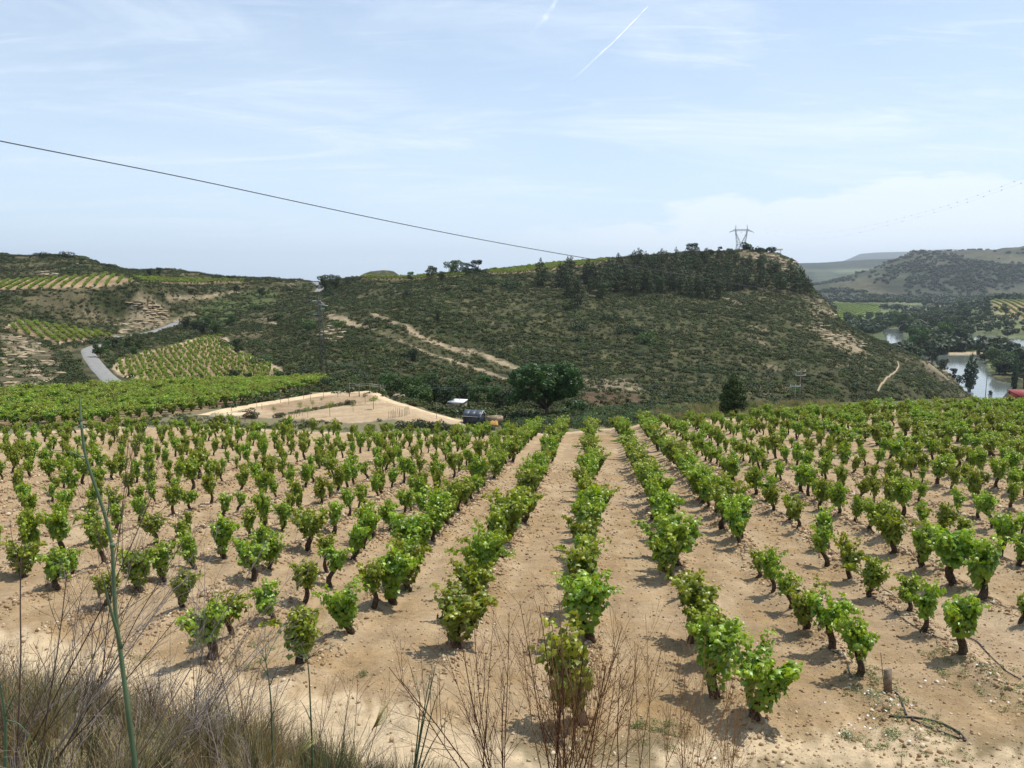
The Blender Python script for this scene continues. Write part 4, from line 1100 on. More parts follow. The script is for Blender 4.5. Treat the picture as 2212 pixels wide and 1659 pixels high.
# skyline and slope trees: kind, x, foot y, height px, width, material, label
TT = [
 ('broad', 703, 628, 37, 1.25, None, 'leafy round tree right beside the road at the pass'), ('broad', 724, 622, 31, 1.1, None, 'smaller leafy tree second right of the road pass'),
 ('bush', 708, 640, 20, 1.0, None, 'dark bush under the trees at the road pass'), ('bush', 760, 607, 13, 1.0, None, 'dark bush on the skyline right of the road pass trees'),
 ('broad', 932, 602, 29, 1.15, None, 'round dark tree alone on the crest above the gully'), ('broad', 888, 606, 20, 1.0, None, 'pale green tree on the crest left of the round dark tree'),
 ('broad', 954, 606, 22, 1.1, None, 'light green tree on the crest just right of the round dark tree'), ('broad', 978, 592, 32, 1.45, None, 'wide dark tree leading the crest clump'),
 ('broad', 1006, 590, 25, 1.3, M_dark, 'low dark tree in the middle of the crest clump'), ('broad', 1031, 591, 31, 1.15, M_dark, 'grey green tree at the right end of the crest clump'),
 ('bush', 1012, 592, 17, 1.3, None, 'dark bush at the foot of the crest clump'), ('bush', 915, 597, 9, 1.2, None, 'little bush on the crest left of the lone round tree'),
 ('bush', 882, 640, 19, 1.1, None, 'dark round bush on the upper slope below the crest trees'), ('bush', 965, 628, 14, 1.3, None, 'flat dark bush on the bench of the upper slope'),
 ('bush', 1032, 630, 16, 1.3, None, 'dark bush on the slope right of the flat bush'), ('bush', 1102, 626, 28, 1.1, None, 'large dark bush left of the first tall pine'),
 ('bush', 1060, 616, 15, 1.3, None, 'dark bush just under the bare crest field corner'), ('pine', 945, 697, 33, 1.3, None, 'lone small conifer in the middle of the scrub slope'),
 ('broad', 892, 787, 38, .9, M_dark, 'dark tree beside the lower gully track'), ('bush', 1395, 740, 36, 1.1, M_green, 'biggest round bush in the middle of the scrub slope'),
 ('bush', 1373, 717, 25, 1.3, None, 'wide bush up left of the biggest round bush'), ('bush', 1252, 714, 28, 1.2, None, 'round dark bush below the lowest big pine'),
 ('bush', 1312, 693, 20, 1.4, None, 'broad bush on the slope under the plantation'), ('bush', 1337, 720, 20, 1.2, None, 'dark bush left of the wide bush'),
 ('bush', 1246, 738, 17, 1.5, None, 'low bush under the round dark bush'), ('bush', 1514, 676, 16, 1.4, None, 'dark bush below the lower edge of the pines'),
 ('bush', 1616, 689, 18, 1.1, None, 'dark bush near the pale rock ledge right of the pines'), ('bush', 1650, 724, 14, 1.4, None, 'low bush on the slope down right of the rock ledge'),
 ('broad', 1496, 552, 28, 1.3, M_dark, 'spreading tree on the skyline left of the great pylon'), ('broad', 1535, 552, 14, 1.4, M_dark, 'low wide bushy tree just right of the spreading skyline tree'), ('broad', 1575, 551, 15, 1.3, None, 'green tree below the skyline left of the bare pylon knoll'), ('broad', 1520, 558, 15, 1.3, M_dark, 'dark broad tree a little below the spreading skyline tree'),
 ('broad', 1555, 547, 15, 1.0, M_dark, 'bushy tree between the spreading tree and the pylon'),
 ('bush', 1600, 544, 5, 1.6, None, 'low bush right under the great pylon'), ('bush', 1625, 544, 8, 1.1, None, 'round bush between the great pylon and the lookout'),
 ('bush', 92, 557, 19, 1.5, None, 'left of the two big dark domed bushes on the left skyline'), ('bush', 138, 556, 18, 1.6, None, 'right of the two big dark domed bushes on the left skyline'),
 ('bush', 178, 562, 11, 1.4, M_green, 'green bush on the left skyline past the domed bushes'), ('bush', 233, 577, 11, 1.2, None, 'dark bush where the left skyline steps down'),
 ('broad', 323, 596, 17, .9, M_dark, 'left tree of the pair on the left skyline'), ('broad', 343, 592, 15, 1.0, M_dark, 'right tree of the pair on the left skyline'),
 ('bush', 470, 602, 12, 1.5, None, 'dark bush on the knoll left of the road pass'), ('bush', 499, 602, 10, 1.2, None, 'first small dome of the skyline bush line'),
 ('bush', 519, 603, 8, 1.4, None, 'second small dome of the skyline bush line'), ('bush', 538, 604, 8, 1.2, None, 'third small dome of the skyline bush line'),
 ('bush', 558, 605, 7, 1.2, None, 'fourth small dome of the skyline bush line'), ('bush', 577, 606, 6, 1.2, None, 'fifth small dome of the skyline bush line'),
 ('bush', 600, 607, 7, 1.5, None, 'sixth and flattest dome of the skyline bush line'), ('bush', 632, 608, 7, 1.2, None, 'last dome of the skyline bush line before the road'),
 ('broad', 413, 636, 15, 1.0, M_dark, 'dark tree on the left terraces below the skyline field'), ('broad', 511, 634, 19, 1.0, M_dark, 'dark tree in the middle of the left terraces'),
 ('broad', 567, 642, 21, 1.1, M_dark, 'spreading tree on the terraces nearer the pass'), ('bush', 623, 627, 13, 1.1, None, 'round dark bush on the green bank left of the road top'),
 ('broad', 217, 773, 36, 1.0, None, 'big green tree where the road bends out of sight'), ('broad', 231, 757, 26, 1.0, None, 'tree just behind the big one at the road bend'),
 ('broad', 247, 756, 27, 1.0, None, 'third tree of the clump at the road bend'), ('broad', 280, 753, 27, .8, None, 'slim tree below the road between the two bends'),
 ('broad', 303, 757, 26, .9, None, 'tree right of the slim one below the road'), ('broad', 290, 771, 25, 1.0, None, 'lowest tree of the trio below the road'),
 ('bush', 236, 795, 12, 1.0, M_green, 'small bush between road and triangular plot'), ('broad', 401, 712, 30, 1.0, M_dark, 'dark tree at the end of the upper road stretch'),
 ('broad', 422, 716, 26, 1.2, M_dark, 'second dark tree where the upper road vanishes'), ('broad', 437, 722, 28, 1.1, M_dark, 'dark tree over the top corner of the triangular plot'),
 ('broad', 467, 722, 30, 1.1, None, 'green tree above the tip of the triangular plot'), ('broad', 450, 706, 26, 1.1, None, 'tree up the green gully behind the plot'),
 ('broad', 500, 700, 22, 1.2, None, 'tree in the green gully farther up'), ('bush', 494, 748, 24, 1.0, M_green, 'upright bush at the right tip of the triangular plot'),
 ('broad', 517, 765, 36, .9, M_dark, 'tall dark tree on the slope right of the triangular plot'), ('bush', 567, 788, 30, 1.3, M_green, 'wide bush low on the slope right of the plot'),
 ('bush', 595, 690, 22, 1.5, M_green, 'green bush on the slope left of the lattice pole'), ('bush', 560, 668, 18, 1.6, M_green, 'green bush high on the slope left of the lattice pole'),
 ('bush', 672, 712, 32, 1.3, M_green, 'large round green bush just left of the lattice pole'), ('bush', 735, 706, 22, 1.2, M_green, 'green bush just right of the lattice pole'),
 ('broad', 502, 830, 36, 1.25, M_dark, 'dark round tree in front of the triangular plot'), ('bush', 432, 829, 26, 1.4, None, 'bare looking bush left of the dark round tree'),
 ('broad', 540, 832, 30, .9, M_dark, 'ivy dark tree right of the round tree'), ('broad', 566, 829, 25, 1.3, None, 'bright green tree behind the left vines'),
 ('broad', 600, 830, 32, 1.2, None, 'tallest green tree behind the right end of the left vines'), ('broad', 626, 828, 27, 1.2, M_dark, 'dark tree next to the tallest green tree'),
 ('bush', 655, 830, 26, 1.4, M_green, 'green bush left of the foot of the lattice pole'), ('bush', 712, 834, 30, 1.2, M_dark, 'dark bush at the foot of the lattice pole'),
 ('bush', 690, 830, 22, 1.2, M_green, 'small bush behind the foot of the lattice pole')]
for kind, x, y, h, wf, mat, lab in TT:
    nm = {'broad': 'tree', 'bush': 'bush', 'pine': 'pine_tree'}[kind]
    put_tree(kind, nm, lab, nm.replace('_tree', ''), x, y, h, wf=wf, mat=mat, dmin=105, dmax=560)
# trees in the dip behind the orchard, their feet out of sight
DT = [(860, 815, 128, 'tree over the left end of the short vine rows'), (905, 822, 130, 'tree behind the short vine rows'), (938, 818, 134, 'darker tree in the dip behind the vine rows'), (962, 832, 128, 'round tree left behind the white roofed hut'),
      (1000, 826, 132, 'light green tree right behind the white roofed hut'), (1032, 830, 130, 'green tree filling the dip left of the walnut'), (1068, 828, 132, 'tree touching the walnut from the left'), (1090, 842, 126, 'low tree tucked under the walnut on its left'),
      (980, 812, 145, 'tree farther up the dip behind the hut'), (1045, 808, 148, 'tree farther up the dip left of the walnut'), (925, 800, 150, 'dark tree up the gully side'), (885, 806, 140, 'tree beside the gully above the orchard'), (840, 800, 146, 'leftmost tree of the gully side')]
for x, ytop, D, lab in DT:
    s_ = slope(x, ytop); X = s_ * D; z = float(gz(X, D)); H = max(3.5, ratio(ytop) * D - z)
    put_tree('broad', 'tree', lab, 'tree', P=(X, D, z), H=H, wf=1.15, mat=None if rng.random() < .6 else M_dark)

# bushes round the terrace and field edge
ET = [(877, 926, 26, None, 'left end of the dark hedge behind the field edge'), (900, 926, 31, None, 'second bush of the dark hedge'), (924, 926, 32, None, 'third and tallest bush of the dark hedge'), (949, 929, 29, None, 'fourth bush of the dark hedge'),
      (972, 932, 24, None, 'fifth bush of the dark hedge'), (992, 936, 16, None, 'right end of the dark hedge nearest the shed'), (1042, 930, 24, M_weed, 'feathery grey green bush before the black shed'), (1060, 930, 16, None, 'low bush right of the feathery bush'),
      (532, 903, 30, 'red', 'reddish brown bush right of the pale awning'), (552, 904, 20, None, 'green bush at the side of the reddish bush'), (465, 900, 14, M_green, 'small bush behind the left end of the pale awning'), (671, 922, 20, None, 'round dark bush at the lower orchard corner'),
      (755, 874, 17, None, 'dark round bush in the orchard hedge'), (603, 902, 19, None, 'dark bush beside the thin yellow sapling'), (1110, 905, 14, M_green, 'small bush below the walnut on the left'), (800, 926, 16, None, 'dry bush between orchard and field edge'),
      (835, 924, 18, None, 'dry bush left of the dark hedge'), (1540, 903, 12, M_green, 'low bush left of the oval evergreen'), (90, 922, 16, None, 'low bush between the field and the left plot'), (330, 912, 14, None, 'bush at the corner of the left plot'), (395, 908, 14, None, 'bush left of the pale awning')]
M_red = leaf_mat('reddish_leaf', (.12, .075, .032), .2, .6, .2, .1)
for x, y, h, mat, lab in ET:
    put_tree('bush', 'bush', lab, 'bush', x, y, h, wf=1.15, mat=M_red if mat == 'red' else mat, dmin=60)
for i in range(11):
    t = i / 10
    put_tree('bush', 'bush', 'low leafy shrub in the hedge line across the orchard', 'bush', 615 + 135 * t, 897 - 23 * t, rng.uniform(7, 12), wf=1.2, mat=M_green, dmin=60, group='hedge line across the orchard')
SAP = [(713, 900, 38, 'tallest thin orchard sapling in the middle of the yard'), (807, 884, 35, 'bright yellow green round sapling'), (789, 872, 27, 'dark sapling left behind the bright round one'), (763, 890, 23, 'small sapling left of the bright round one'),
       (665, 902, 26, 'yellowish sapling at the lower left yard'), (648, 893, 26, 'green sapling in front of the pale track'), (592, 898, 24, 'thin yellow sapling by the dark bush'), (676, 884, 22, 'upright sapling at the hedge line'), (695, 872, 15, 'little dark sapling next to the track')]
for i, (x, y, h, lab) in enumerate(SAP):
    put_tree('sapling', 'sapling', lab, 'sapling', x, y, h, wf=1.25 if i == 1 else .95, dmin=60, mat=None if i != 2 else M_dark)

# riverside
RVP = [([(1944, 731), (1949, 705), (1974, 684), (2083, 684), (2101, 705), (2109, 731), (2065, 752), (2029, 763), (1992, 760), (1967, 756)], 62, 'tree in the thick wood inside the river bend', (9, 17), None),
       ([(1822, 694), (1865, 686), (1938, 678), (1949, 705), (1923, 713), (1883, 718), (1845, 708)], 34, 'tree on the left river bank below the meadow', (8, 14), None),
       ([(2101, 692), (2150, 690), (2240, 700), (2240, 728), (2156, 720), (2105, 712)], 34, 'tree on the far river bank under the vine terrace', (5, 8), None),
       ([(1950, 670), (2138, 672), (2130, 652), (2060, 645), (2010, 650), (1995, 662)], 40, 'tree of the distant river wood', (8, 15), None),
       ([(1775, 648), (1850, 645), (1905, 648), (1950, 655), (1900, 654), (1800, 653)], 26, 'tree of the band behind the meadow', (9, 16), None),
       ([(2134, 782), (2176, 782), (2196, 800), (2240, 815), (2190, 822), (2152, 814)], 20, 'tree on the near bank left of the tall poplars', (7, 11), None)]
for pl, n, lab, (h0, h1), mt in RVP:
    zf = -54.7
    P_ = flat_sl(pl, zf) if 'terrace' not in lab else poly_sl(pl)
    P_ = flat_sl(pl, zf)
    qs = fill(P_, n); sm, ym = np.quantile(qs[:, 0] / qs[:, 1], [.33, .67]), np.quantile(qs[:, 1], [.33, .67])
    for q in qs:
        u_ = q[0] / q[1]; lab2 = lab + ', ' + ('left' if u_ < sm[0] else 'right' if u_ > sm[1] else 'middle') + (' front' if q[1] < ym[0] else ' back' if q[1] > ym[1] else ' centre') + ' of the group'
        z = float(gz(*q))
        if z < -56.0: continue
        put_tree('broad', 'tree', lab2, 'tree', P=(q[0], q[1], z), H=rng.uniform(h0, h1), wf=rng.uniform(.95, 1.25), mat=M_green if rng.random() < .55 else M_dark, group='trees: ' + lab[5:])
for x, y, h, lab in ((1956, 760, 32, 'light green tree at the foot of the hill by the first water'), (1981, 770, 30, 'second light tree at the foot of the hill'), (2013, 788, 33, 'dark tree leaning over the lower river bend'), (2034, 806, 32, 'tree on the rocks above the lower bend'),
                     (2056, 822, 26, 'small grey green tree left of the great poplar'), (2072, 832, 22, 'bush tree at the left foot of the great poplar'), (2118, 748, 29, 'single slim tree on the gravel island'), (2160, 757, 26, 'left tree on the point of the island'), (2175, 760, 28, 'right tree on the point of the island'),
                     (2140, 850, 14, 'young tree at the water edge right of the pole')):
    z = -54.7; D = z / ratio(y)
    put_tree('broad', 'tree', lab, 'tree', P=(slope(x, y) * D, D, max(float(gz(slope(x, y) * D, D)), -56)), H=h * D / FV, wf=1.0, mat=M_green if 'light' in lab else M_dark)
for x, y, h, wf, lab in ((2094, 842, 80, 1.0, 'great triple stemmed poplar standing against the river'), (2190, 846, 84, .62, 'tall dark poplar behind the red roof'), (2216, 846, 82, .7, 'tall dark poplar cut by the right picture edge')):
    z = -54.7; D = z / ratio(y)
    put_tree('poplar', 'poplar_tree', lab, 'poplar', P=(slope(x, y) * D, D, z), H=h * D / FV, wf=wf)

# scrub: uncountable low shrubs of the hillsides
def shrub_mesh(k, n=85, sz=.30, low=.62, mat=None):
    blobs = [((rng.uniform(-.4, .4), rng.uniform(-.4, .4), rng.uniform(.12, .42)), (rng.uniform(.4, .68), rng.uniform(.4, .68), low * rng.uniform(.5, .85))) for _ in range(4)]
    P, d = blob_points(blobs, n, .4); nrm = d + np.array([0, 0, .3]) + rng.normal(size=P.shape) * .6
    V, T, CC = leaves(P, nrm, sz * rng.uniform(.6, 1.3, len(P)), 'quad', 1.1, tints(len(P), .7, 1.3, .1))
    return mk_mesh('shrub', V, T, None, CC, False, [mat or M_scrub])
SHR = [shrub_mesh(k) for k in range(6)] + [shrub_mesh(k, mat=M_dark) for k in range(2)] + [shrub_mesh(k, n=60, mat=M_weed) for k in range(1)]
keepout = blur((calm > .2) | river | (m_road), 1)
bareness = np.zeros(GS.shape)
for p in P_rock: bareness = np.maximum(bareness, .75 * blur(pmask(p), 1))
for p in (P_trackA, P_trackB, P_trackC): bareness = np.maximum(bareness, .95 * blur(pmask(p), 1))
bareness = np.maximum(bareness, blur(near_line(foot_w, 1.3), 1))
for p in (P_drygrass, P_redgrass): bareness = np.maximum(bareness, .8 * blur(pmask(p), 1))
bareness = np.maximum(bareness, .45 * blur(pmask(P_gully), 1))
for w, wd in edge_w: bareness = np.maximum(bareness, blur(near_line(w, wd * .6), 1))
bareness = np.maximum(bareness, keepout)
def scat_area(n, y0, y1, s0, s1, power=2.0):
    u = rng.random(n); Y = (y0 ** power + u * (y1 ** power - y0 ** power)) ** (1 / power)
    s_ = rng.uniform(s0, s1, n); return s_, Y
s_, Y = scat_area(120000, 100, 560, -.74, .74, 1.55)
b_ = lookup(bareness, s_, Y); X = s_ * Y; z = gz(X, Y)
leftish = (s_ < -.24) & (Y > 130)
dens = .45 + 1.0 * sstep(.38, .6, fbm(X / 11, Y / 11, 301, 3)); dens = np.where(leftish, dens * .8, dens)
k = (rng.random(len(Y)) < dens * (1 - b_)) & (z > -53) & ~((Y < 150) & (s_ > .16))
s_, Y, X, z = s_[k], Y[k], X[k], z[k]
rad = rng.uniform(.5, 1.35, len(X)) ** 1.2 * (.75 + .5 * fbm(X / 20, Y / 20, 303, 2)) * np.where(Y > 350, 1.1, 1.0)
vi = rng.choice(9, len(X), p=[.13, .13, .13, .13, .12, .12, .10, .08, .06])
scatter('scrub', 'low dark scrub covering the hill slopes', np.column_stack([X, Y, z - .05]), np.stack([rad, rad, rad * rng.uniform(.7, 1.1, len(X))], 1), vi, SHR, 'scrub')
# thickets: bigger bushes that run together here and there
s_, Y = scat_area(7000, 150, 540, -.72, .72, 1.7)
X = s_ * Y; z = gz(X, Y)
k = (fbm(X / 26, Y / 20, 331, 3) > .56) & (rng.random(len(X)) < .5) & (lookup(bareness, s_, Y) < .3) & (z > -50)
s_, Y, X, z = s_[k], Y[k], X[k], z[k]
TH = [shrub_mesh(k2, 260, .17, .8, mm) for k2, mm in enumerate((M_dark, M_dark, M_green, M_scrub))]
rad = rng.uniform(1.1, 2.4, len(X))
scatter('thicket', 'darker thickets of taller bushes scattered in the hillside scrub', np.column_stack([X, Y, z - .1]), np.stack([rad, rad, rad * rng.uniform(.6, .9, len(X))], 1), rng.choice(4, len(X), p=[.35, .3, .15, .2]), TH, 'thicket')
# brambles and grass along the far field edge
SHG = [shrub_mesh(k, 420, .13, .8, M_green) for k in range(3)] + [shrub_mesh(k, 420, .12, .8, M_dark) for k in range(2)]
ed = poly_sl([(1085, 934), (1095, 905), (1180, 902), (1260, 893), (1330, 886), (1430, 884), (1500, 892), (1480, 905), (1400, 915), (1300, 928), (1200, 935)], dmin=60)
q = fill(ed, 420)
h = rng.uniform(.5, 1.15, len(q))
scatter('brambles', 'green brambles tangled along the far edge of the vineyard', np.column_stack([q, gz(q[:, 0], q[:, 1]) - .05]), h, rng.integers(0, 5, len(q)), SHG, 'brambles')
s_, Y = scat_area(5000, 72, 148, -.74, .12)
X = s_ * Y; k = (lookup(bareness, s_, Y) < .3) & (Y > edge(s_) + 1.5) & (fbm(X / 6, Y / 6, 311, 3) > .46) & (lookup(m_left.astype(float), s_, Y) < .1)
for w, wd in track_w: k &= np.array([np.min(np.hypot(w[:, 0] - a, w[:, 1] - b)) > wd * .8 for a, b in zip(X, Y)])
X, Y = X[k], Y[k]; h = rng.uniform(.25, .7, len(X))
scatter('undergrowth', 'low bushes and weeds on the terrace between the vineyards', np.column_stack([X, Y, gz(X, Y) - .05]), h, rng.integers(0, 9, len(X)), SHR[:6] + SHG[:3], 'undergrowth')
# far woods
def wood_mesh():
    blobs = [((rng.uniform(-.5, .5), rng.uniform(-.5, .5), rng.uniform(.4, .8)), (.6, .6, .45)) for _ in range(4)]
    P, d = blob_points(blobs, 110, .4); V, T, CC = leaves(P, d + rng.normal(size=P.shape) * .5, .42 * rng.uniform(.6, 1.3, len(P)), 'quad', 1.1, tints(len(P)))
    return mk_mesh('wood', V, T, None, CC, False, [M_dark])
WD = [wood_mesh() for _ in range(4)]
s_, Y = scat_area(17000, 440, 3000, .30, .74, 1.6)
X = s_ * Y; z = gz(X, Y); fz = fbm(X / 90, Y / 140, 321, 4)
bandm = lookup(blur(pmask(P_bandR), 2), s_, Y)
dn = np.where(Y < 1900, np.where((z > -54) & (Y > 720), .9, sstep(.44, .60, fz) * .9), sstep(.50, .66, fz) * .45 + bandm * .9)
k = (rng.random(len(X)) < dn) & (lookup(blur(m_mead | m_rv | pmask(P_rightsoil), 3), s_, Y) < .1) & (lookup(river.astype(float), s_, Y) < .05) & (z > -56)
X, Y, z = X[k], Y[k], z[k]
h = np.where(Y < 1900, rng.uniform(4, 10, len(X)), rng.uniform(4, 9, len(X)))
h = np.where((z > -54) & (Y < 1200), h * .45, h)
scatter('woodland', 'far woods scattered over the valley floor and distant slopes', np.column_stack([X, Y, z - .5]), h, rng.integers(0, 4, len(X)), WD, 'woodland')

# slabs and boulders
def rock_mesh(k, flat=.45):
    b = np.array([[x, y, z] for x in (-1, 0, 1) for y in (-1, 0, 1) for z in (-1, 1)], float)
    V, F = [], []
    n = 10
    for i in range(6):
        for j_ in range(n):
            a = j_ / n * 6.283; p = -math.pi / 2 + math.pi * i / 5
            r = 1 + .25 * (rng.random() - .5)
            V.append([math.copysign(abs(math.cos(a)) ** .6, math.cos(a)) * math.cos(p) ** .6 * r if abs(math.cos(p)) > 1e-6 else 0, math.copysign(abs(math.sin(a)) ** .6, math.sin(a)) * abs(math.cos(p)) ** .6 * r, math.copysign(abs(math.sin(p)) ** .7, math.sin(p)) * flat * r])
    for i in range(5):
        for j_ in range(n): F.append([i * n + j_, i * n + (j_ + 1) % n, (i + 1) * n + (j_ + 1) % n, (i + 1) * n + j_])
    return mk_mesh('rock', np.array(V) * .5, None, F, np.ones((len(V), 3)), False, [M_rock])
M_rock = flat_mat('sandstone', (.36, .28, .18), .95, .15, .3, 1.2, bumpd=.1)
RK = [rock_mesh(k, f) for k, f in enumerate((.35, .5, .3, .6))]
pts = []
for p, n in zip(P_rock, (90, 60, 110, 16, 46, 50, 70, 40, 36, 6, 30, 12)):
    pts += list(fill(p, n))
q = fill(P_bandR, 0) if False else np.array(pts)
h = rng.uniform(.4, 1.9, len(q)) ** 1.3 * (.6 + q[:, 1] / 700)
cl = np.array(list(fill(P_rock[4], 26)) + list(fill(P_rock[5], 22)) + list(fill(P_rock[3], 6)))
q = np.vstack([q, cl]); h = np.concatenate([h, rng.uniform(2.2, 4.6, len(cl))])
scatter('rocks', 'pale sandstone slabs and boulders breaking through the slopes', np.column_stack([q, gz(q[:, 0], q[:, 1]) + .05]), np.stack([h * 1.6, h, h * .7], 1), rng.integers(0, 4, len(q)), RK, 'rocks', tilt=.12,
        rot=np.stack([rng.normal(size=len(q)) * .1, rng.normal(size=len(q)) * .1, rng.normal(size=len(q)) * .5], 1))

# ------------------------------------------------------------------ built things
def at(x, y, D): return np.array([slope(x, y) * D, D, ratio(y) * D])
def gp(x, y, **k):
    q = hit(x, y, **k); return np.array([q.x, q.y, q.z])

# black shed with a solar roof
D = 97.0
p0 = at(1024, 922, D); z0 = p0[2]
t = thing('garden_shed', 'small black sheet metal shed with a solar panel roof beyond the field', 'shed', (p0[0], p0[1] + .6, z0 - .05), R(-20))
w, d_, rh = 2.3, 1.9, .60
hh = (ratio(897.5) - ratio(922)) * D
for nm, c, s_ in (('wall', (0, -d_ / 2, hh / 2), (w, .05, hh)), ('wall', (0, d_ / 2, hh / 2), (w, .05, hh)), ('wall', (-w / 2, 0, hh / 2), (.05, d_ - .06, hh)), ('wall', (w / 2, 0, hh / 2), (.05, d_ - .06, hh))):
    mb = MB(); mb.box(c, s_)
    long_x = s_[0] > .1
    L = s_[0] if long_x else s_[1]
    for i in range(12):     # folded sheet ribs
        u = -L / 2 + L * (i + .5) / 12
        sg = np.sign(c[1]) if long_x else np.sign(c[0])
        if long_x: mb.box((u, c[1] + sg * .032, hh / 2), (.05, .02, hh - .02))
        else: mb.box((c[0] + sg * .032, u, hh / 2), (.02, .05, hh - .02))
    mb.build(nm, M_black, t)
for sx in (-1, 1):
    x0 = sx * w / 2
    mb = MB().add([[x0 - .02, -d_ / 2, hh], [x0 - .02, d_ / 2, hh], [x0 - .02, 0, hh + rh], [x0 + .02, -d_ / 2, hh], [x0 + .02, d_ / 2, hh], [x0 + .02, 0, hh + rh]],
                  tris=[[0, 1, 2], [3, 5, 4]], quads=[[0, 3, 4, 1], [1, 4, 5, 2], [2, 5, 3, 0]])
    mb.build('gable', M_black, t)
sl = math.hypot(d_ / 2 + .15, rh * 1.15); an = math.atan2(rh, d_ / 2)
mbr = MB()
for sy in (-1, 1):
    mbr.box((0, sy * (d_ / 4 + .06), hh + rh / 2 + .015), (w + .24, sl, .04), rx=-sy * an)
roof = mbr.build('roof', M_white, t)
mp, N, b = material('solar_cells', .42, .35)
br = N.node('ShaderNodeTexBrick'); br.offset = 0
br.inputs['Scale'].default_value = 1.0; br.inputs['Mortar Size'].default_value = .012; br.inputs['Brick Width'].default_value = .155; br.inputs['Row Height'].default_value = .155
br.inputs['Color1'].default_value = (.045, .055, .075, 1); br.inputs['Color2'].default_value = (.052, .062, .082, 1); br.inputs['Mortar'].default_value = (.13, .14, .16, 1)
N.l.new(obj_co(N), br.inputs['Vector']); N.l.new(br.outputs['Color'], b.inputs['Base Color'])
for i in range(3):
    mb = MB().box((0, 0, 0), (w / 3 + .06, sl - .05, .03))
    o = mb.build('solar_panel', mp, t, loc=((-w / 3 + i * w / 3) * 1.085, -(d_ / 4 + .06) - .02, hh + rh / 2 + .06)); o.rotation_euler = (an, 0, 0)
MB().box((w / 2 + .045, 0, hh + rh * .45), (.03, .12, .12)).build('vent', M_white, t)

# low hut with a white roof
D = 127.0
p0 = at(989, 867, D)
t = thing('hut', 'low stone hut under a flat tilted white roof among trees', 'hut', (p0[0], p0[1], p0[2] - 1.9), R(-16))
MB().box((0, 0, .95), (2.5, 2.2, 1.9)).build('wall', flat_mat('rough_render', (.26, .22, .17), .95, .1, .3, 3, bumpd=.03), t)
MB().box((0, -.1, 1.99), (2.8, 2.4, .12), rx=R(5)).build('roof', M_white, t)
MB().tube([(.3, 0, 2.0), (.3, 0, 2.7)], [.04, .04], 6).build('flue', M_darksteel, t)

# red roofed building at the right edge
M_redm = flat_mat('red_sheet', (.30, .045, .035), .6, .3, .12, 1)
D = 150.0; pr = at(2222, 850, D); zr = pr[2]
t = thing('red_building', 'dark red barn with a flat red roof and rooflights at the right edge', 'barn', (pr[0] + 2.0, D, zr - 4.4), R(-14))
MB().box((0, 0, 2.1), (8.4, 6.2, 4.2)).build('wall', flat_mat('dark_red_wall', (.17, .035, .03), .8, .2, .15, 1), t)
MB().box((0, 0, 4.33), (8.9, 6.8, .22), rx=R(3.5)).build('roof', M_redm, t)
for i in range(3): MB().box((-2.4 + i * 2.4, -1.0, 4.50), (.8, .55, .14), rx=R(3.5)).build('rooflight', M_white, t)

# pale awning on posts
D = 83.0; pa = at(491, 896, D); za = float(gz(pa[0], D))
t = thing('awning', 'flat pale canvas awning on thin posts at the orchard corner', 'awning', (pa[0], D, za), R(4))
ha = max(.7, pa[2] - za)
MB().box((0, 0, ha), (3.5, 2.3, .07), ry=R(-1.5)).build('canvas', flat_mat('canvas', (.55, .45, .30), .9, .1, .08, 2), t)
for sx in (-1, 1):
    for sy in (-1, 1): MB().bar((sx * 1.6, sy * 1.0, -.2), (sx * 1.6, sy * 1.0, ha - .03), .035).build('post', M_wood, t)

# yellow tarpaulin, stone trough, white bucket
D = 94.0; q = at(1066, 915, D)
g = float(gz(q[0], D)); M_yel = flat_mat('orange_tarp', (.42, .22, .05), .7, .3, .1, 4)
t = thing('tarpaulin', 'orange yellow tarpaulin propped on sticks beside the black shed', 'tarpaulin', (q[0], D, max(g, q[2] - .2)))
V = [(-.55, -.3, 0), (-.25, -.35, .15), (0, -.2, 0), (.3, -.35, .1), (.6, -.25, 0), (-.35, .1, .5), (-.1, 0, .62), (.1, .05, .48), (.35, .1, .66), (.55, .1, .42), (-.4, .6, 0), (-.1, .6, .05), (.1, .6, 0), (.3, .6, .06), (.55, .6, 0)]
MB().add(V, quads=[[i, i + 1, i + 6, i + 5] for i in (0, 1, 2, 3)] + [[i + 5, i + 6, i + 11, i + 10] for i in (0, 1, 2, 3)]).build('sheet', M_yel, t)
for x in (-.1, .35): MB().bar((x, .05, -.2), (x + .05, .05, 1.1), .02).build('stick', M_wood, t)
q = at(1069, 902, 99.0)
t = thing('stone_trough', 'pale concrete water trough behind the orange tarpaulin', 'trough', (q[0], 99.0, q[2] - .45), R(18))
mb = MB()
for c, s_ in (((0, -.5, .3), (1.9, .12, .7)), ((0, .5, .3), (1.9, .12, .7)), ((-.9, 0, .3), (.12, .88, .7)), ((.9, 0, .3), (.12, .88, .7))): mb.box(c, s_)
mb.build('basin', M_rock, t)
q = at(1081, 914, 93)
# little stone wall end above the dirt track
pw = gp(862, 862, dmin=70)
t = thing('stone_wall', 'tumbled dry stone wall end where the dirt track turns', 'stone wall', tuple(pw), R(60))
for i in range(16):
    o = ob('stone', RK[i % 4], t, (-1.1 + .38 * (i % 6) + rng.normal() * .05, rng.normal() * .1, .12 + .28 * (i // 6))); sc_ = rng.uniform(.35, .55); o.scale = (sc_, sc_, sc_ * 1.2); o.rotation_euler = (0, 0, rng.uniform(0, 3))

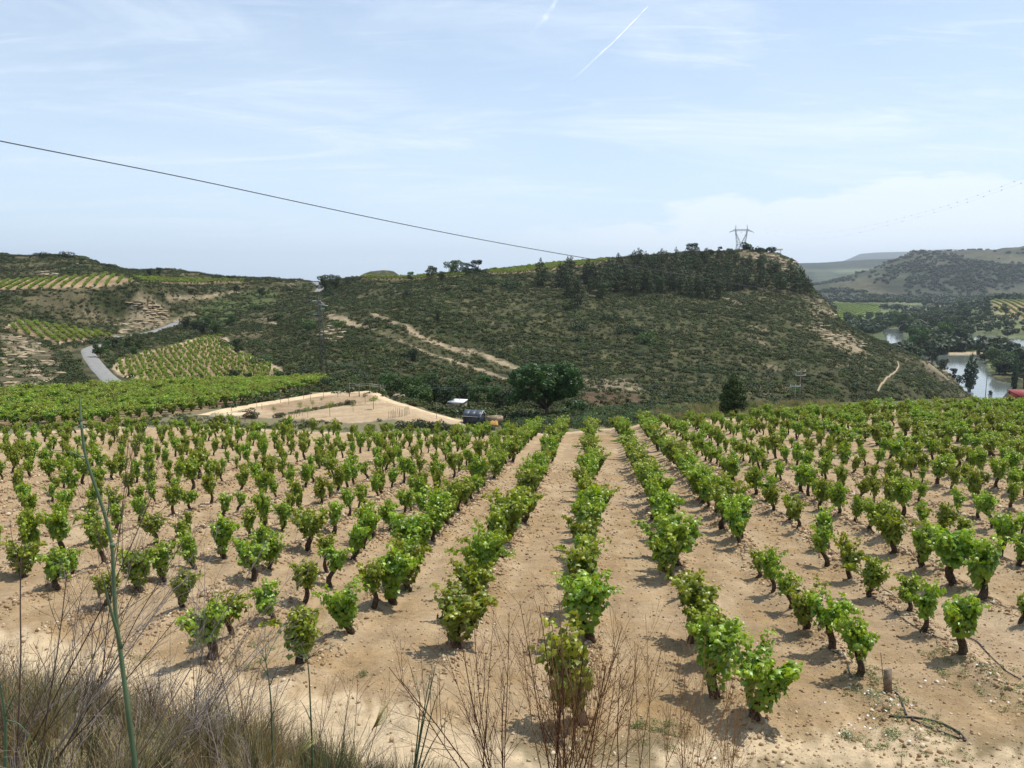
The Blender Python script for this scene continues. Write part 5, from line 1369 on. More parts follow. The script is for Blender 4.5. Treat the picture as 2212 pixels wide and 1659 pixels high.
# wire fence and posts round the orchard
fx = [(755, 828, 857), (776, 829, 857), (799, 828, 849), (822, 831, 852), (848, 833, 856)]
t = thing('wire_fence', 'tall posts with taut wires at the top of the orchard', 'fence', (0, 0, 0))
tops = []
for x, yt, yb in fx:
    b0 = gp(x, yb, dmin=70); tp = np.array([b0[0], b0[1], ratio(yt) * b0[1]]); tops.append(tp)
    MB().bar(b0 - [0, 0, .2], tp, .06).build('post', M_wood, t)
endp = at(1100, 836, 125.0); tops2 = tops + [at(930, 836, 122.0), endp]
for k in range(2): MB().tube([p - [0, 0, .28 * k + .05] for p in tops2], .012, 3, cap=False).build('wire', M_steel, t)
PST = [(699, 860, 20, 'tall post standing on the middle of the pale track edge'), (671, 867, 15, 'post with a purple sleeve beside the pale track'), (656, 862, 18, 'thin post behind the pale track'), (606, 871, 18, 'thin post at the left part of the pale track'),
       (555, 881, 17, 'thin post farther left along the pale track'), (624, 874, 14, 'short post with a dark sleeve by the track'), (566, 885, 14, 'short post just below the pale track'), (500, 889, 17, 'post left end by the awning'), (730, 858, 14, 'post on the upper side of the pale track'),
       (943, 905, 62 * .6, 'slim pole in the scrub left of the white hut')]
for x, y, h, lab in PST:
    b0 = gp(x, y, dmin=60); H = h * b0[1] / FV
    tag(MB().bar((0, 0, -.15), (0, 0, H), .028).build('post', M_wood, loc=tuple(b0)), lab, 'post')
for i in range(16):
    t_ = i / 15; x = 842 + 42 * t_ + rng.normal() * .8; y = 905 - 9 * t_ + rng.normal() * .8
    b0 = gp(x, y, dmin=60)
    tag(MB().bar((0, 0, -.1), (rng.normal() * .04, 0, rng.uniform(.75, 1.15)), .022).build('stake', M_wood, loc=tuple(b0)), 'thin bare stake in the close set stake rows of the yard', 'stake', 'stakes in close rows in the yard')
for i in range(7):
    b0 = gp(617 + 6 * i, 909 - 2.0 * i + rng.normal(), dmin=60)
    tag(MB().bar((0, 0, -.1), (rng.normal() * .08, 0, rng.uniform(.7, 1.0)), .02).build('stake', M_wood, loc=tuple(b0)), 'thin leaning stake along the lower yard border', 'stake', 'stakes along the lower yard border')

# lattice pole
def lattice(mb, P0, P1, w0, w1, n, rr, br_):
    P0, P1 = np.array(P0, float), np.array(P1, float)
    def corner(t, k):
        w_ = (w0 + (w1 - w0) * t) / 2
        return P0 + (P1 - P0) * t + np.array([(-1, 1, 1, -1)[k] * w_, (-1, -1, 1, 1)[k] * w_, 0])
    for k in range(4): mb.bar(corner(0, k), corner(1, k), rr)
    for i in range(n):
        for k in range(4):
            a, b_ = (k, (k + 1) % 4) if i % 2 else ((k + 1) % 4, k)
            mb.bar(corner(i / n, a), corner((i + 1) / n, b_), br_, 3)
D = 150.0; s_ = slope(702, 828); zb = float(gz(s_ * D, D)); zt = ratio(642) * D
t = thing('lattice_pole', 'slender dark steel lattice pole carrying power wires above the orchard', 'power pole', (s_ * D, D, zb - .1), R(25))
Hp = zt - zb + .1
mb = MB(); lattice(mb, (0, 0, 0), (-.55, 0, Hp), 1.25, .42, 22, .055, .028); mb.build('mast', M_darksteel, t)
MB().bar((-.5, 0, Hp * .915), (1.15, .3, Hp * .90), .05).build('crossarm', M_steel, t)
MB().bar((-.5, 0, Hp * .965), (.55, 0, Hp * .905), .035).build('brace', M_steel, t)
M_ins = flat_mat('green_glass', (.35, .52, .50), .3, .5, .1, 5)
for dx_, hz_ in ((-1.9, .955), (-.3, .865), (-1.8, .80)):
    mb = MB()
    for q in range(5): mb.tube([(dx_ + .16 * q, .1, Hp * hz_ + .015 * q), (dx_ + .16 * q + .06, .1, Hp * hz_ + .015 * q)], [.13, .13], 8)
    mb.bar((dx_, .1, Hp * hz_), (-.45, 0, Hp * hz_ + .08), .02); mb.build('insulator', M_ins, t)
hp_top = [np.array([s_ * D - 1.9, D, zb + Hp * .955]), np.array([s_ * D - .5, D, zb + Hp * .865]), np.array([s_ * D - 1.8, D, zb + Hp * .80])]
def cable(name, label, pts, r, cat='cable', group=None, sides=5):
    return tag(MB().tube(pts, r, sides, cap=False).build(name, M_wire), label, cat, group)
for i, p in enumerate(hp_top):
    e = at(-60, 690 + 20 * i, 175.0); n = 24
    pts = [p + (e - p) * u - np.array([0, 0, 3.2 * 4 * u * (1 - u)]) for u in np.linspace(0, 1, n)]
    cable('power_wire', ['top', 'middle', 'lowest'][i] + ' thin power wire running left from the lattice pole', pts, .022, 'wire', None, 3)

# wooden poles on the right slope
def pole(x, ytop, D, label, arms=1, lean=0):
    s_ = slope(x, ytop); X = s_ * D; zg = float(gz(X, D)); zt = ratio(ytop) * D
    t = thing('utility_pole', label, 'utility pole', (X, D, zg - .2), R(15))
    H = zt - zg + .2
    MB().tube([(0, 0, 0), (0, 0, H)], [.16, .10], 8).build('post', M_wood, t)
    for a in range(arms):
        MB().box((0, 0, H - .25 - a * .9), (2.6, .10, .12)).build('crossarm', M_steel, t)
        mb = MB()
        for u in (-1.2, 0, 1.2): mb.tube([(u, 0, H - .19 - a * .9), (u, 0, H + .12 - a * .9)], [.06, .05], 6)
        mb.build('insulator', M_white, t)
    return np.array([X, D, zg - .2 + H])
pA = pole(1730, 800, 172.0, 'wooden power pole with two crossarms on the scrub slope behind the vines', 2)
pB = pole(1718, 832, 160.0, 'shorter wooden pole with a crossarm just left of the two armed pole', 1)
D3 = 54.7 / -ratio(852)
pC = pole(2134, 792, D3, 'tall wooden pole standing against the river', 1)
for i in range(3):
    e = at(1020, 838, 150.0) + np.array([0, .6 * i, .25 * i]); p = pA + np.array([-1.0 + i, 0, -.1]); n = 26
    cable('power_wire', ['front', 'middle', 'back'][i] + ' wire strung left from the two armed pole over the valley', [p + (e - p) * u - np.array([0, 0, 1.6 * 4 * u * (1 - u)]) for u in np.linspace(0, 1, n)], .020, 'wire', None, 3)
# fallen pole / pipe on the slope
a_, b_ = gp(1564, 634), gp(1609, 658)
cable('pipe', 'straight dark pipe lying down the slope below the pines', [a_ + [0, 0, .7], b_ + [0, 0, .7]], .22, 'pipe')

# great pylon on the skyline
D = 528.0; xb, yb = 1600, 541
P0 = at(xb, yb, D); u = D / FV / 6.72          # metres per detail-view pixel
zg = float(gz(P0[0], D)); P0[2] = max(P0[2], zg) - .6
t = thing('pylon', 'tall pale steel pylon with twin masts and wide crossarm on the hilltop', 'pylon', tuple(P0), 0)
K = .1488 * D / FV
def pt(x, h, y=0): return (x * K, y * K, h * K)
for sx in (-1, 1):
    mb = MB()
    for y in (-26, 26):
        out = [(sx * 70, 0), (sx * 57, 100), (sx * 80, 250), (sx * 85, 300), (sx * 80, 372)]
        inn = [(sx * 38, 0), (sx * 0, 100), (sx * 72, 250), (sx * 76, 300)]
        mb.tube([pt(x, h, y * (1 - h / 480)) for x, h in out], .17, 4)
        mb.tube([pt(x, h, y * (1 - h / 480)) for x, h in inn], .15, 4)
        seg = 9
        for i in range(seg):
            h0_, h1_ = 250 * i / seg, 250 * (i + 1) / seg
            o0 = np.interp(h0_, [0, 100, 250], [70, 57, 80]); o1 = np.interp(h1_, [0, 100, 250], [70, 57, 80])
            i0 = np.interp(h0_, [0, 100, 250], [38, 0, 72]); i1 = np.interp(h1_, [0, 100, 250], [38, 0, 72])
            a, b_ = (o0, i1) if i % 2 else (i0, o1)
            mb.bar(pt(sx * a, h0_, y * (1 - h0_ / 480)), pt(sx * b_, h1_, y * (1 - h1_ / 480)), .10, 3)
    for h in (50, 100, 160, 250): mb.bar(pt(sx * 66, h, -26 * (1 - h / 480)), pt(sx * 66, h, 26 * (1 - h / 480)), .10, 3)
    mb.build('mast', M_steel, t)
mb = MB()
for y in (-10, 10):
    mb.tube([pt(-165, 275, 0), pt(-85, 312, y), pt(85, 312, y), pt(165, 275, 0)], .14, 4); mb.tube([pt(-165, 275, 0), pt(-85, 290, y), pt(85, 290, y), pt(165, 275, 0)], .14, 4)
    for i in range(16):
        x0, x1 = -120 + 15 * i, -105 + 15 * i
        mb.bar(pt(x0, 290 if i % 2 else 308, y), pt(x1, 308 if i % 2 else 290, y), .08, 3)
mb.bar(pt(-57, 100), pt(57, 100), .14)
mb.build('crossarm', M_steel, t)
for x in (-168, -8, 168):
    MB().bar(pt(x, 274), pt(x + 9, 256), .16).build('insulator', M_steel, t)
# its wires to the right with bird markers, and to the left
for j_, (off_, ys) in enumerate(((80, [(1621, 489, 528), (1719, 508, 470), (1818, 500, 410), (1928, 476.6, 350), (1991, 460, 318), (2058, 441, 286), (2160, 405, 240), (2290, 352, 190)]),
                                 (168, [(1625, 497, 528), (1722, 518, 470), (1800, 514, 420), (1870, 500, 380), (1960, 475, 330), (2060, 448, 282), (2160, 412, 236), (2290, 366, 188)]))):
    cp = np.array([at(*q_) for q_ in ys]); tt = np.linspace(0, 1, len(cp)); T2 = np.linspace(0, 1, 60)
    pts = np.stack([np.interp(T2, tt, cp[:, k]) for k in range(3)], 1)
    for _ in range(12): pts[1:-1] = (pts[:-2] + 2 * pts[1:-1] + pts[2:]) / 4
    t = thing('overhead_wire', ['upper', 'lower'][j_] + ' high voltage wire with marker balls running right from the pylon', 'wire')
    MB().tube(pts, .014, 3, cap=False).build('conductor', M_steel, t)
    M_mark = flat_mat('marker_grey', (.30, .31, .33), .8, .2, .1, 3)
    mb0 = MB()
    for th in range(4): mb0.tube([(0, 0, -.4), (0, 0, -.2), (0, 0, .2), (0, 0, .4)], [.05, .42, .42, .05], 7)
    me = mb0.mesh('marker', [M_mark], True)
    for i in range(3, 56, 2 if j_ == 0 else 3):
        if i < 56: o = ob('marker', me, t, tuple(pts[i])); s2 = .32; o.scale = (s2, s2, s2)
# lookout platform
D = 521.0; q0, q1 = at(1652, 541, D), at(1685, 541.5, D)
zg = float(gz((q0[0] + q1[0]) / 2, D)); zq = max(q0[2], zg + .4)
t = thing('lookout', 'pale cantilevered lookout platform on a post at the cliff top', 'lookout', (q0[0], D, zq))
Lq = q1[0] - q0[0] + 1.5
MB().box((Lq / 2, 0, 0), (Lq, 2.2, .35), ry=R(-3)).build('deck', M_steel, t)
for sy in (-1, 1):
    MB().box((Lq / 2, sy * 1.1, .72), (Lq, .08, .95), ry=R(-3)).build('railing', M_white, t)
MB().bar((Lq - 1.2, 0, -5), (Lq - 1.2, 0, .2), .2).build('post', M_steel, t)
MB().box((-.6, 0, .3), (2.4, 2.6, 1.0)).build('abutment', M_rock, t)

# the cable across the sky
cpts = [(-70, 290, 27.5), (0, 305, 28), (200, 344, 30), (400, 383, 32.5), (600, 427, 35.5), (800, 470, 39), (1000, 511, 43.5), (1200, 547, 49), (1300, 563, 52.5), (1475, 594, 60), (1641, 621.6, 69), (1808, 649, 82), (1975, 672, 102), (2150, 693, 135), (2212, 700.6, 152), (2300, 710, 185)]
cp = np.array([at(*q_) for q_ in cpts]); tt = np.arange(len(cp)); T2 = np.linspace(0, len(cp) - 1, 120)
pts = np.stack([np.interp(T2, tt, cp[:, k]) for k in range(3)], 1)
for _ in range(30): pts[1:-1] = (pts[:-2] + 2 * pts[1:-1] + pts[2:]) / 4
cable('overhead_cable', 'black overhead cable sloping across the sky from left to the valley', pts, .021)

# ------------------------------------------------------------------ on the vineyard floor
# dead stump, stake with cane, hoses
q = gp(3090 / 1.8228 + 178.0, 897) if False else gp(1693, 902)
t = thing('stake', 'short grey weathered board stake beside the nearest right hand vine', 'stake', tuple(gp(1916, 1498)), R(12))
MB().box((0, 0, .20), (.13, .035, .48), ry=R(-8), rx=R(4)).build('board', M_wood, t)
MB().bar((-.03, .02, 0), (-.15, .03, .72), .006).build('cane', M_bark, t)
def hose(name, label, pix, r=.011, lift=.02, group=None, D0=None):
    P = []
    for a, b_ in zip(pix[:-1], pix[1:]):
        for u_ in np.linspace(0, 1, 6, endpoint=False):
            q = hit(a[0] + (b_[0] - a[0]) * u_, a[1] + (b_[1] - a[1]) * u_)
            P.append([q.x, q.y, float(gz(q.x, q.y)) + lift])
    P = np.array(P)
    for _ in range(2): P[1:-1] = (P[:-2] + 2 * P[1:-1] + P[2:]) / 4
    P[:, 2] = np.maximum(P[:, 2], gz(P[:, 0], P[:, 1]) + lift)
    return tag(MB().tube(P, r, 6).build(name, M_hose, smooth=True), label, 'hose', group)
Z6 = lambda L: [(1426.4 + a * .3552, 1206.9 + b_ * .3552) for a, b_ in L]
hose('hose', 'black hose coming down from the short board stake', Z6([(1398, 800), (1450, 835), (1478, 910), (1500, 965)]), .016)
hose('hose', 'looped black hose lying in the bottom right foreground', Z6([(1390, 965), (1510, 968), (1640, 985), (1740, 1020), (1820, 1065), (1866, 1118), (1750, 1075), (1600, 1020), (1508, 972)]), .015)
hose('hose', 'black drip hose between the stake and the vine left of it', Z6([(1030, 560), (1100, 590), (1135, 625), (1150, 690), (1160, 745)]), .010)
hose('hose', 'black drip hose slung towards the right picture edge', Z6([(1290, 240), (1380, 290), (1500, 390), (1590, 440), (1700, 490), (1780, 502), (1850, 475), (1925, 505), (2000, 590), (2100, 690), (2210, 750)]), .012)
hose('hose', 'black drip hose beyond the rightmost front vine', Z6([(1960, 255), (2050, 285), (2130, 305), (2212, 312)]), .010)
for k in (-9, -8, -7, -6, -5, -4, -3, -2, 2, 3, 4, 5, 6, 7):
    c = ROWC[k] + .10; y0 = START.get(k, 17) + 1; y1 = min(52.0, y0 + 26)
    Y = np.arange(y0, y1, .55); X = c + RD * Y + .06 * (vnoise(Y, Y * 0, 400 + k) - .5)
    k_ok = np.abs(X / Y) < .72
    if k_ok.sum() < 4: continue
    X, Y = X[k_ok], Y[k_ok]
    P = np.column_stack([X, Y, gz(X, Y) + .02 + .07 * vnoise(Y / 1.1, Y * 0, 430 + k)])
    tag(MB().tube(P, .010, 4, cap=False).build('drip_hose', M_hose), 'thin black drip hose lying along %s' % row_words(k), 'hose', 'drip hoses along the vine rows')

# clods, stones and crumbs of soil
def clod_mesh(k):
    ph = (1 + 5 ** .5) / 2
    v = np.array([(-1, ph, 0), (1, ph, 0), (-1, -ph, 0), (1, -ph, 0), (0, -1, ph), (0, 1, ph), (0, -1, -ph), (0, 1, -ph), (ph, 0, -1), (ph, 0, 1), (-ph, 0, -1), (-ph, 0, 1)]) / 1.9
    f = [(0, 11, 5), (0, 5, 1), (0, 1, 7), (0, 7, 10), (0, 10, 11), (1, 5, 9), (5, 11, 4), (11, 10, 2), (10, 7, 6), (7, 1, 8), (3, 9, 4), (3, 4, 2), (3, 2, 6), (3, 6, 8), (3, 8, 9), (4, 9, 5), (2, 4, 11), (6, 2, 10), (8, 6, 7), (9, 8, 1)]
    v = v * (1 + .28 * rng.normal(size=(12, 1))) * [1, .8, .6]
    return mk_mesh('clod', v, f, None, np.ones((12, 3)), False, [M_clod])
mc, N, b = material('soil_clod', .95, .1)
oi = N.node('ShaderNodeObjectInfo').outputs['Random']
N.l.new(N.ramp(oi, (0.0, (.22, .14, .080)), (.5, (.36, .245, .140)), (.85, (.48, .36, .22)), (1.0, (.60, .50, .36))), b.inputs['Base Color'])
M_clod = mc
CL = [clod_mesh(k) for k in range(6)]
s_, Y = scat_area(150000, 9.3, 46, -.73, .73, 1.25)
X = s_ * Y
c_ = X - RD * Y; j = np.clip(np.searchsorted(cs, c_), 1, len(cs) - 1); dr = np.minimum(np.abs(c_ - cs[j - 1]), np.abs(c_ - cs[j]))
wgt = .22 + .85 * np.exp(-(dr / .38) ** 2) * sstep(11, 14, Y) + .35 * (Y < 15) * (s_ > -.05)
k = rng.random(len(X)) < wgt * (.35 + 1.0 * fbm(X / .8, Y / .8, 501, 3))
k &= ~((lookup(blur(pmask(P_pale), 2), s_, Y) > .5) & (rng.random(len(X)) < .75))
X, Y, dr = X[k], Y[k], dr[k]
sz = (.010 + .030 * rng.random(len(X)) ** 3.0) * (1 + .75 * np.exp(-(dr / .38) ** 2)) * np.clip(Y / 16, .9, 1.8)
scatter('clods', 'dry clods and small stones strewn over the tilled soil', np.column_stack([X, Y, gz(X, Y) + sz * .15]), sz, rng.integers(0, 6, len(X)), CL, 'clods', tilt=.8)

# low weeds and white flowers at the right front, green tufts elsewhere
def tuft(n, h, spread, mat, bend=.5, wdt=.006, kinds=None):
    V, T, Cc = [], [], []; m = 0
    for i in range(n):
        a = rng.uniform(0, 6.28); r0 = rng.random() * spread * .35
        b0 = np.array([math.cos(a) * r0, math.sin(a) * r0, -.02]); L = h * rng.uniform(.5, 1.15); out = np.array([math.cos(a), math.sin(a), 0]) * rng.uniform(.05, bend)
        sd = np.array([-math.sin(a), math.cos(a), 0]) * wdt
        c = tints(1, .65, 1.3, .12)[0]
        for q in range(4):
            u_ = q / 3; p = b0 + np.array([0, 0, L * u_]) + out * L * u_ * u_ + rng.normal(size=3) * .004
            wq = 1 - .85 * u_
            V += [p - sd * wq, p + sd * wq]; Cc += [c, c]
        for q in range(3):
            k_ = m + 2 * q; T += [[k_, k_ + 1, k_ + 3], [k_, k_ + 3, k_ + 2]]
        m += 8
    return mk_mesh('tuft', np.array(V), T, None, np.array(Cc), False, [mat])
M_gg = leaf_mat('grey_green_stem', (.10, .105, .055), .2, .6, .2, .2)
TF_dry = [tuft(46, .42, .30, M_dryg, .6, .0035) for _ in range(4)]
TF_gg = [tuft(60, .32, .30, M_gg, .45, .004) for _ in range(3)]
WE = [shrub_mesh(k, 130, .16, .55, M_weed) for k in range(3)]
wp = []
for px_, py_, rr_, n in ((1900, 1490, .6, 40), (1960, 1560, .7, 40), (1880, 1455, .5, 26), (2140, 1450, .9, 40), (2050, 1420, .6, 18), (1990, 1610, .6, 22), (1430, 1590, .5, 24), (1405, 1570, .3, 10), (1850, 1600, .3, 14), (880, 1272, .35, 14), (790, 1455, .22, 5), (520, 1430, .5, 8), (560, 1420, .6, 8), (250, 1425, .5, 12), (640, 1395, .4, 4), (2190, 1500, .6, 20),
                         (1700, 1000, 1.2, 30), (1830, 1010, 2, 30), (1640, 960, 1.5, 20), (1750, 930, 2, 20), (1880, 1180, .8, 12), (1980, 1300, .6, 12), (1760, 1130, .8, 10)):
    q = hit(px_, py_)
    if q is None: continue
    for _ in range(n):
        a, r_ = rng.uniform(0, 6.28), rr_ * math.sqrt(rng.random()); wp.append((q.x + math.cos(a) * r_, q.y + math.sin(a) * r_))
wp = np.array(wp)
scatter('weeds', 'small patches of green weeds on the vineyard soil', np.column_stack([wp, gz(wp[:, 0], wp[:, 1])]), rng.uniform(.04, .13, len(wp)), rng.integers(0, 3, len(wp)), WE, 'weeds')
fm = MB()
for i in range(5):
    a0, a1 = i * 1.2566, (i + .9) * 1.2566
    fm.add([[0, 0, 0], [math.cos(a0), math.sin(a0), .25], [math.cos(a1), math.sin(a1), .25]], tris=[[0, 1, 2]])
M_petal = flat_mat('white_petal', (.80, .79, .76), .7, .2, .03, 1)
fl_me = fm.mesh('flower', [M_petal])
fp = []
for px_, py_, n, rr_ in ((1898, 1500, 8, .25), (1930, 1512, 9, .35), (1893, 1540, 7, .2), (2035, 1478, 4, .1), (2000, 1476, 1, .02), (1955, 1578, 6, .4), (1850, 1578, 6, .2), (1830, 1595, 5, .12), (1875, 1565, 4, .2), (2105, 1445, 2, .2), (1865, 1625, 1, .02), (1510, 1640, 3, .3), (2130, 1470, 3, .3), (1776, 1521, 2, .05), (2195, 1530, 4, .4)):
    q = hit(px_, py_)
    for _ in range(n):
        a, r_ = rng.uniform(0, 6.28), rr_ * math.sqrt(rng.random()); fp.append((q.x + math.cos(a) * r_, q.y + math.sin(a) * r_))
fp = np.array(fp)
scatter('flowers', 'small white bindweed flowers scattered on the soil at front right', np.column_stack([fp, gz(fp[:, 0], fp[:, 1]) + .05]), rng.uniform(.014, .022, len(fp)), np.zeros(len(fp)), [fl_me], 'flowers', tilt=.4)
# a ditch-side dry grass strip beyond the far edge on the right
st = fill(P_strip, 900)
scatter('tall_grass', 'tall dry grass strip behind the far field edge round the oval evergreen', np.column_stack([st, gz(st[:, 0], st[:, 1])]), rng.uniform(1.0, 2.2, len(st)), rng.integers(0, 4, len(st)), [tuft(40, .42, .5, M_dryg, .6, .012), tuft(40, .36, .5, M_weed, .6, .014), tuft(40, .42, .5, M_dryg, .6, .012), tuft(40, .3, .5, M_weed, .6, .014)], 'grass')
# grass of the roadside bank
s_, Y = scat_area(6500, 2.0, 9.2, -1.1, .75, 1.6)
X = s_ * Y
edge_g = np.interp(s_, [-1.1, -.60, -.45, -.33, -.26, -.18, -.05, .75], [8.2, 7.4, 6.6, 5.8, 5.0, 4.3, 3.2, 3.0])
k = (Y < edge_g + .8 * (fbm(X / .6, Y / .6, 601, 3) - .5)) & (rng.random(len(X)) < np.where(s_ < -.1, .8, .35))
X, Y, s_ = X[k], Y[k], s_[k]
vi = np.where(rng.random(len(X)) < np.where(s_ < -.3, .68, .35), rng.integers(0, 4, len(X)), rng.integers(4, 7, len(X)))
scatter('bank_grass', 'dry and grey green grass growing on the roadside bank', np.column_stack([X, Y, gz(X, Y)]), rng.uniform(.25, .75, len(X)), vi, TF_dry + TF_gg, 'grass', tilt=.25)

# ------------------------------------------------------------------ foreground stems
def branchy(mb, p, d, L, r, depth, nb, curve=.25, ang=.6, twig=None, up=.0, colr=(1, 1, 1)):
    n = 6; pts = [np.array(p, float)]; dd = np.array(d, float); bend = rng.normal(size=3) * curve * .25
    for i in range(n):
        dd = dd + bend / n + rng.normal(size=3) * curve * .16 + np.array([0, 0, up / n]); dd /= np.linalg.norm(dd)
        pts.append(pts[-1] + dd * L / n)
    pts = np.array(pts); mb.tube(pts, np.linspace(r, max(r * .45, .0007), n + 1), 5 if depth > 1 else 3, cap=False, col=colr)
    if depth <= 0: return pts
    for b_ in range(nb):
        u_ = rng.uniform(.22, .98); i = min(int(u_ * n), n - 1); q = pts[i] + (pts[i + 1] - pts[i]) * (u_ * n - i)
        t_ = pts[i + 1] - pts[i]; t_ /= np.linalg.norm(t_)
        o = rng.normal(size=3); o -= t_ * (o @ t_); o /= np.linalg.norm(o)
        branchy(mb, q, t_ * math.cos(ang) + o * math.sin(ang), L * (1 - .55 * u_) * rng.uniform(.32, .55), r * .55 * (1 - .4 * u_), depth - 1, max(2, nb // 2), curve, ang, twig, up)
    return pts
def seeds(mb, pts, n, sz, colr):
    for _ in range(n):
        i = rng.integers(0, len(pts) - 1); q = pts[i] + (pts[i + 1] - pts[i]) * rng.random() + rng.normal(size=3) * .006
        mb.add(q + np.array([[0, 0, sz], [sz, 0, 0], [-sz * .5, sz * .8, 0], [-sz * .5, -sz * .8, 0], [0, 0, -sz]]), tris=[[0, 1, 2], [0, 2, 3], [0, 3, 1], [4, 2, 1], [4, 3, 2], [4, 1, 3]], c=colr)
def stem_mat(name, c): return flat_mat(name, c, .8, .15, .3, 30)
M_dead = stem_mat('russet_dead_stem', (.105, .048, .028)); M_dead2 = stem_mat('tawny_dead_stem', (.26, .15, .07))
M_grey = stem_mat('grey_dead_stem', (.33, .27, .235)); M_dk = stem_mat('dark_dead_stem', (.11, .075, .058)); M_stalk = flat_mat('green_stalk', (.075, .115, .055), .55, .35, .18, 12)

def fixed_stem(mb, pix, D0, D1, r0, r1, sides=8):
    n = len(pix); P = np.array([at(x, y, D0 + (D1 - D0) * i / (n - 1)) for i, (x, y) in enumerate(pix)])
    tt = np.arange(n); T2 = np.linspace(0, n - 1, n * 4); Q = np.stack([np.interp(T2, tt, P[:, k]) for k in range(3)], 1)
    for _ in range(3): Q[1:-1] = (Q[:-2] + 2 * Q[1:-1] + Q[2:]) / 4
    mb.tube(Q, np.linspace(r0, r1, len(Q)), sides)
    return Q
def to_ground(pix, D):
    """carry a stem on down to the soil below the picture edge"""
    x, y = pix[0]; p = at(x, y, D); g = float(gz(p[0], D)); out = []
    if p[2] > g + .05: out = [(x + 3, (y + 1) + 1e-3)]
    return p, g
# the tall green fennel stalk
t = thing('fennel_stalk', 'tall green fennel stalk leaning left in the near left foreground', 'fennel')
D = 2.25
mb = MB(); pix = [(296, 1700), (292, 1653), (283, 1583), (273, 1507), (267, 1460), (258, 1393), (248, 1317), (245, 1240), (243, 1178), (227, 1111), (200, 1034), (182, 978), (175, 911)]
Q = fixed_stem(mb, pix, D, D + .15, .0086, .0040, 10)
g = float(gz(Q[0][0], D)); mb.tube([Q[0], np.array([Q[0][0] + .01, D, g - .05])], [.0086, .010], 10)
mb.build('stem', M_stalk, t, True)
mb = MB(); fixed_stem(mb, [(175, 911), (173, 880), (172, 850)], D + .15, D + .18, .0045, .0015, 6); mb.build('tip', M_stalk, t, True)
mb = MB(); fixed_stem(mb, [(262, 1400), (247, 1345), (234, 1300), (226, 1262), (218, 1240)], D + .02, D - .05, .0062, .0012, 7); mb.build('leaf_sheath', M_stalk, t, True)
for pp_, rr in (([(182, 994), (165, 980), (140, 974), (118, 973), (98, 976)], .0018), ([(230, 1108), (214, 1104), (197, 1100)], .0018), ([(232, 1113), (236, 1085), (233, 1060), (228, 1050)], .0022), ([(245, 1178), (262, 1168), (290, 1150)], .0016), ([(236, 1070), (250, 1058), (262, 1050)], .0012), ([(284, 1580), (300, 1590), (310, 1540)], .002)):
    mb = MB(); fixed_stem(mb, pp_, D + .08, D + .05, rr, rr * .35, 4); mb.build('branch', M_stalk, t, True)
for y_, x_ in ((1578, 282), (1507, 273), (1178, 243)):
    c = at(x_, y_, D + .05); MB().tube([c - [0, 0, .006], c, c + [0, 0, .006]], [.0072, .0090, .0072], 10).build('node', M_stalk, t, True)
# other green stalks
def green_stalk(label, pix, D, r, umbel=None, extra=()):
    t = thing('green_stalk', label, 'fennel')
    mb = MB(); Q = fixed_stem(mb, pix, D, D, r, r * .45, 6); g = float(gz(Q[0][0], D))
    if Q[0][2] > g: mb.tube([Q[0], np.array([Q[0][0], D, g - .05])], [r, r], 6)
    mb.build('stem', M_stalk, t, True)
    for e in extra:
        mb = MB(); fixed_stem(mb, e, D, D, r * .5, r * .2, 4); mb.build('branch', M_stalk, t)
    if umbel:
        mb = MB(); c = Q[-1]
        for i in range(umbel):
            a = rng.uniform(0, 6.28); e = c + np.array([math.cos(a) * .10, math.sin(a) * .10, rng.uniform(.03, .14)])
            mb.tube([c, (c + e) / 2 + [0, 0, .01], e], [.0014, .0011, .0006], 3, cap=False)
            for _ in range(5):
                f = e + rng.normal(size=3) * .022; mb.bar(e, f, .0005, 3)
        mb.build('umbel', M_stalk, t)
green_stalk('green stalk with a feathery top left of the nearest left vine', [(676, 1700), (674, 1600), (671, 1540), (668, 1460), (664, 1425)], 3.0, .0048, 9, ([(672, 1560), (660, 1530), (648, 1512)],))
green_stalk('thin green stalk with side twigs farther left of the feathery one', [(592, 1700), (588, 1600), (586, 1520), (580, 1460), (574, 1428)], 3.1, .0045, 8, ([(583, 1480), (596, 1452), (602, 1436)], [(581, 1465), (568, 1440), (560, 1428)]))
green_stalk('green stalk at the far left bottom corner', [(10, 1700), (12, 1600), (12, 1550), (4, 1500), (0, 1480)], 2.2, .0055, 5, ([(14, 1555), (40, 1562), (62, 1585), (78, 1620)], [(12, 1548), (26, 1510), (38, 1495)]))
t = thing('green_stalk', 'fan of green stems bottom centre left of the russet bush', 'fennel')
for e in ([(892, 1700), (905, 1600), (918, 1520), (930, 1455)], [(893, 1700), (915, 1610), (935, 1530), (945, 1500)], [(890, 1700), (900, 1610), (908, 1530), (905, 1490)], [(896, 1700), (925, 1620), (962, 1560)], [(893, 1690), (910, 1580), (934, 1470), (940, 1440)]):
    mb = MB(); Q = fixed_stem(mb, e, 3.0, 3.0, .0042, .0012, 5); mb.tube([Q[0], Q[0] + [0, 0, -.5]], [.0042, .0042], 5, cap=False)
    for q in Q[8::2]: branchy(mb, q, np.array([rng.normal() * .5, rng.normal() * .3, 1]), .10, .0010, 0, 0)
    mb.build('stem', M_stalk, t)
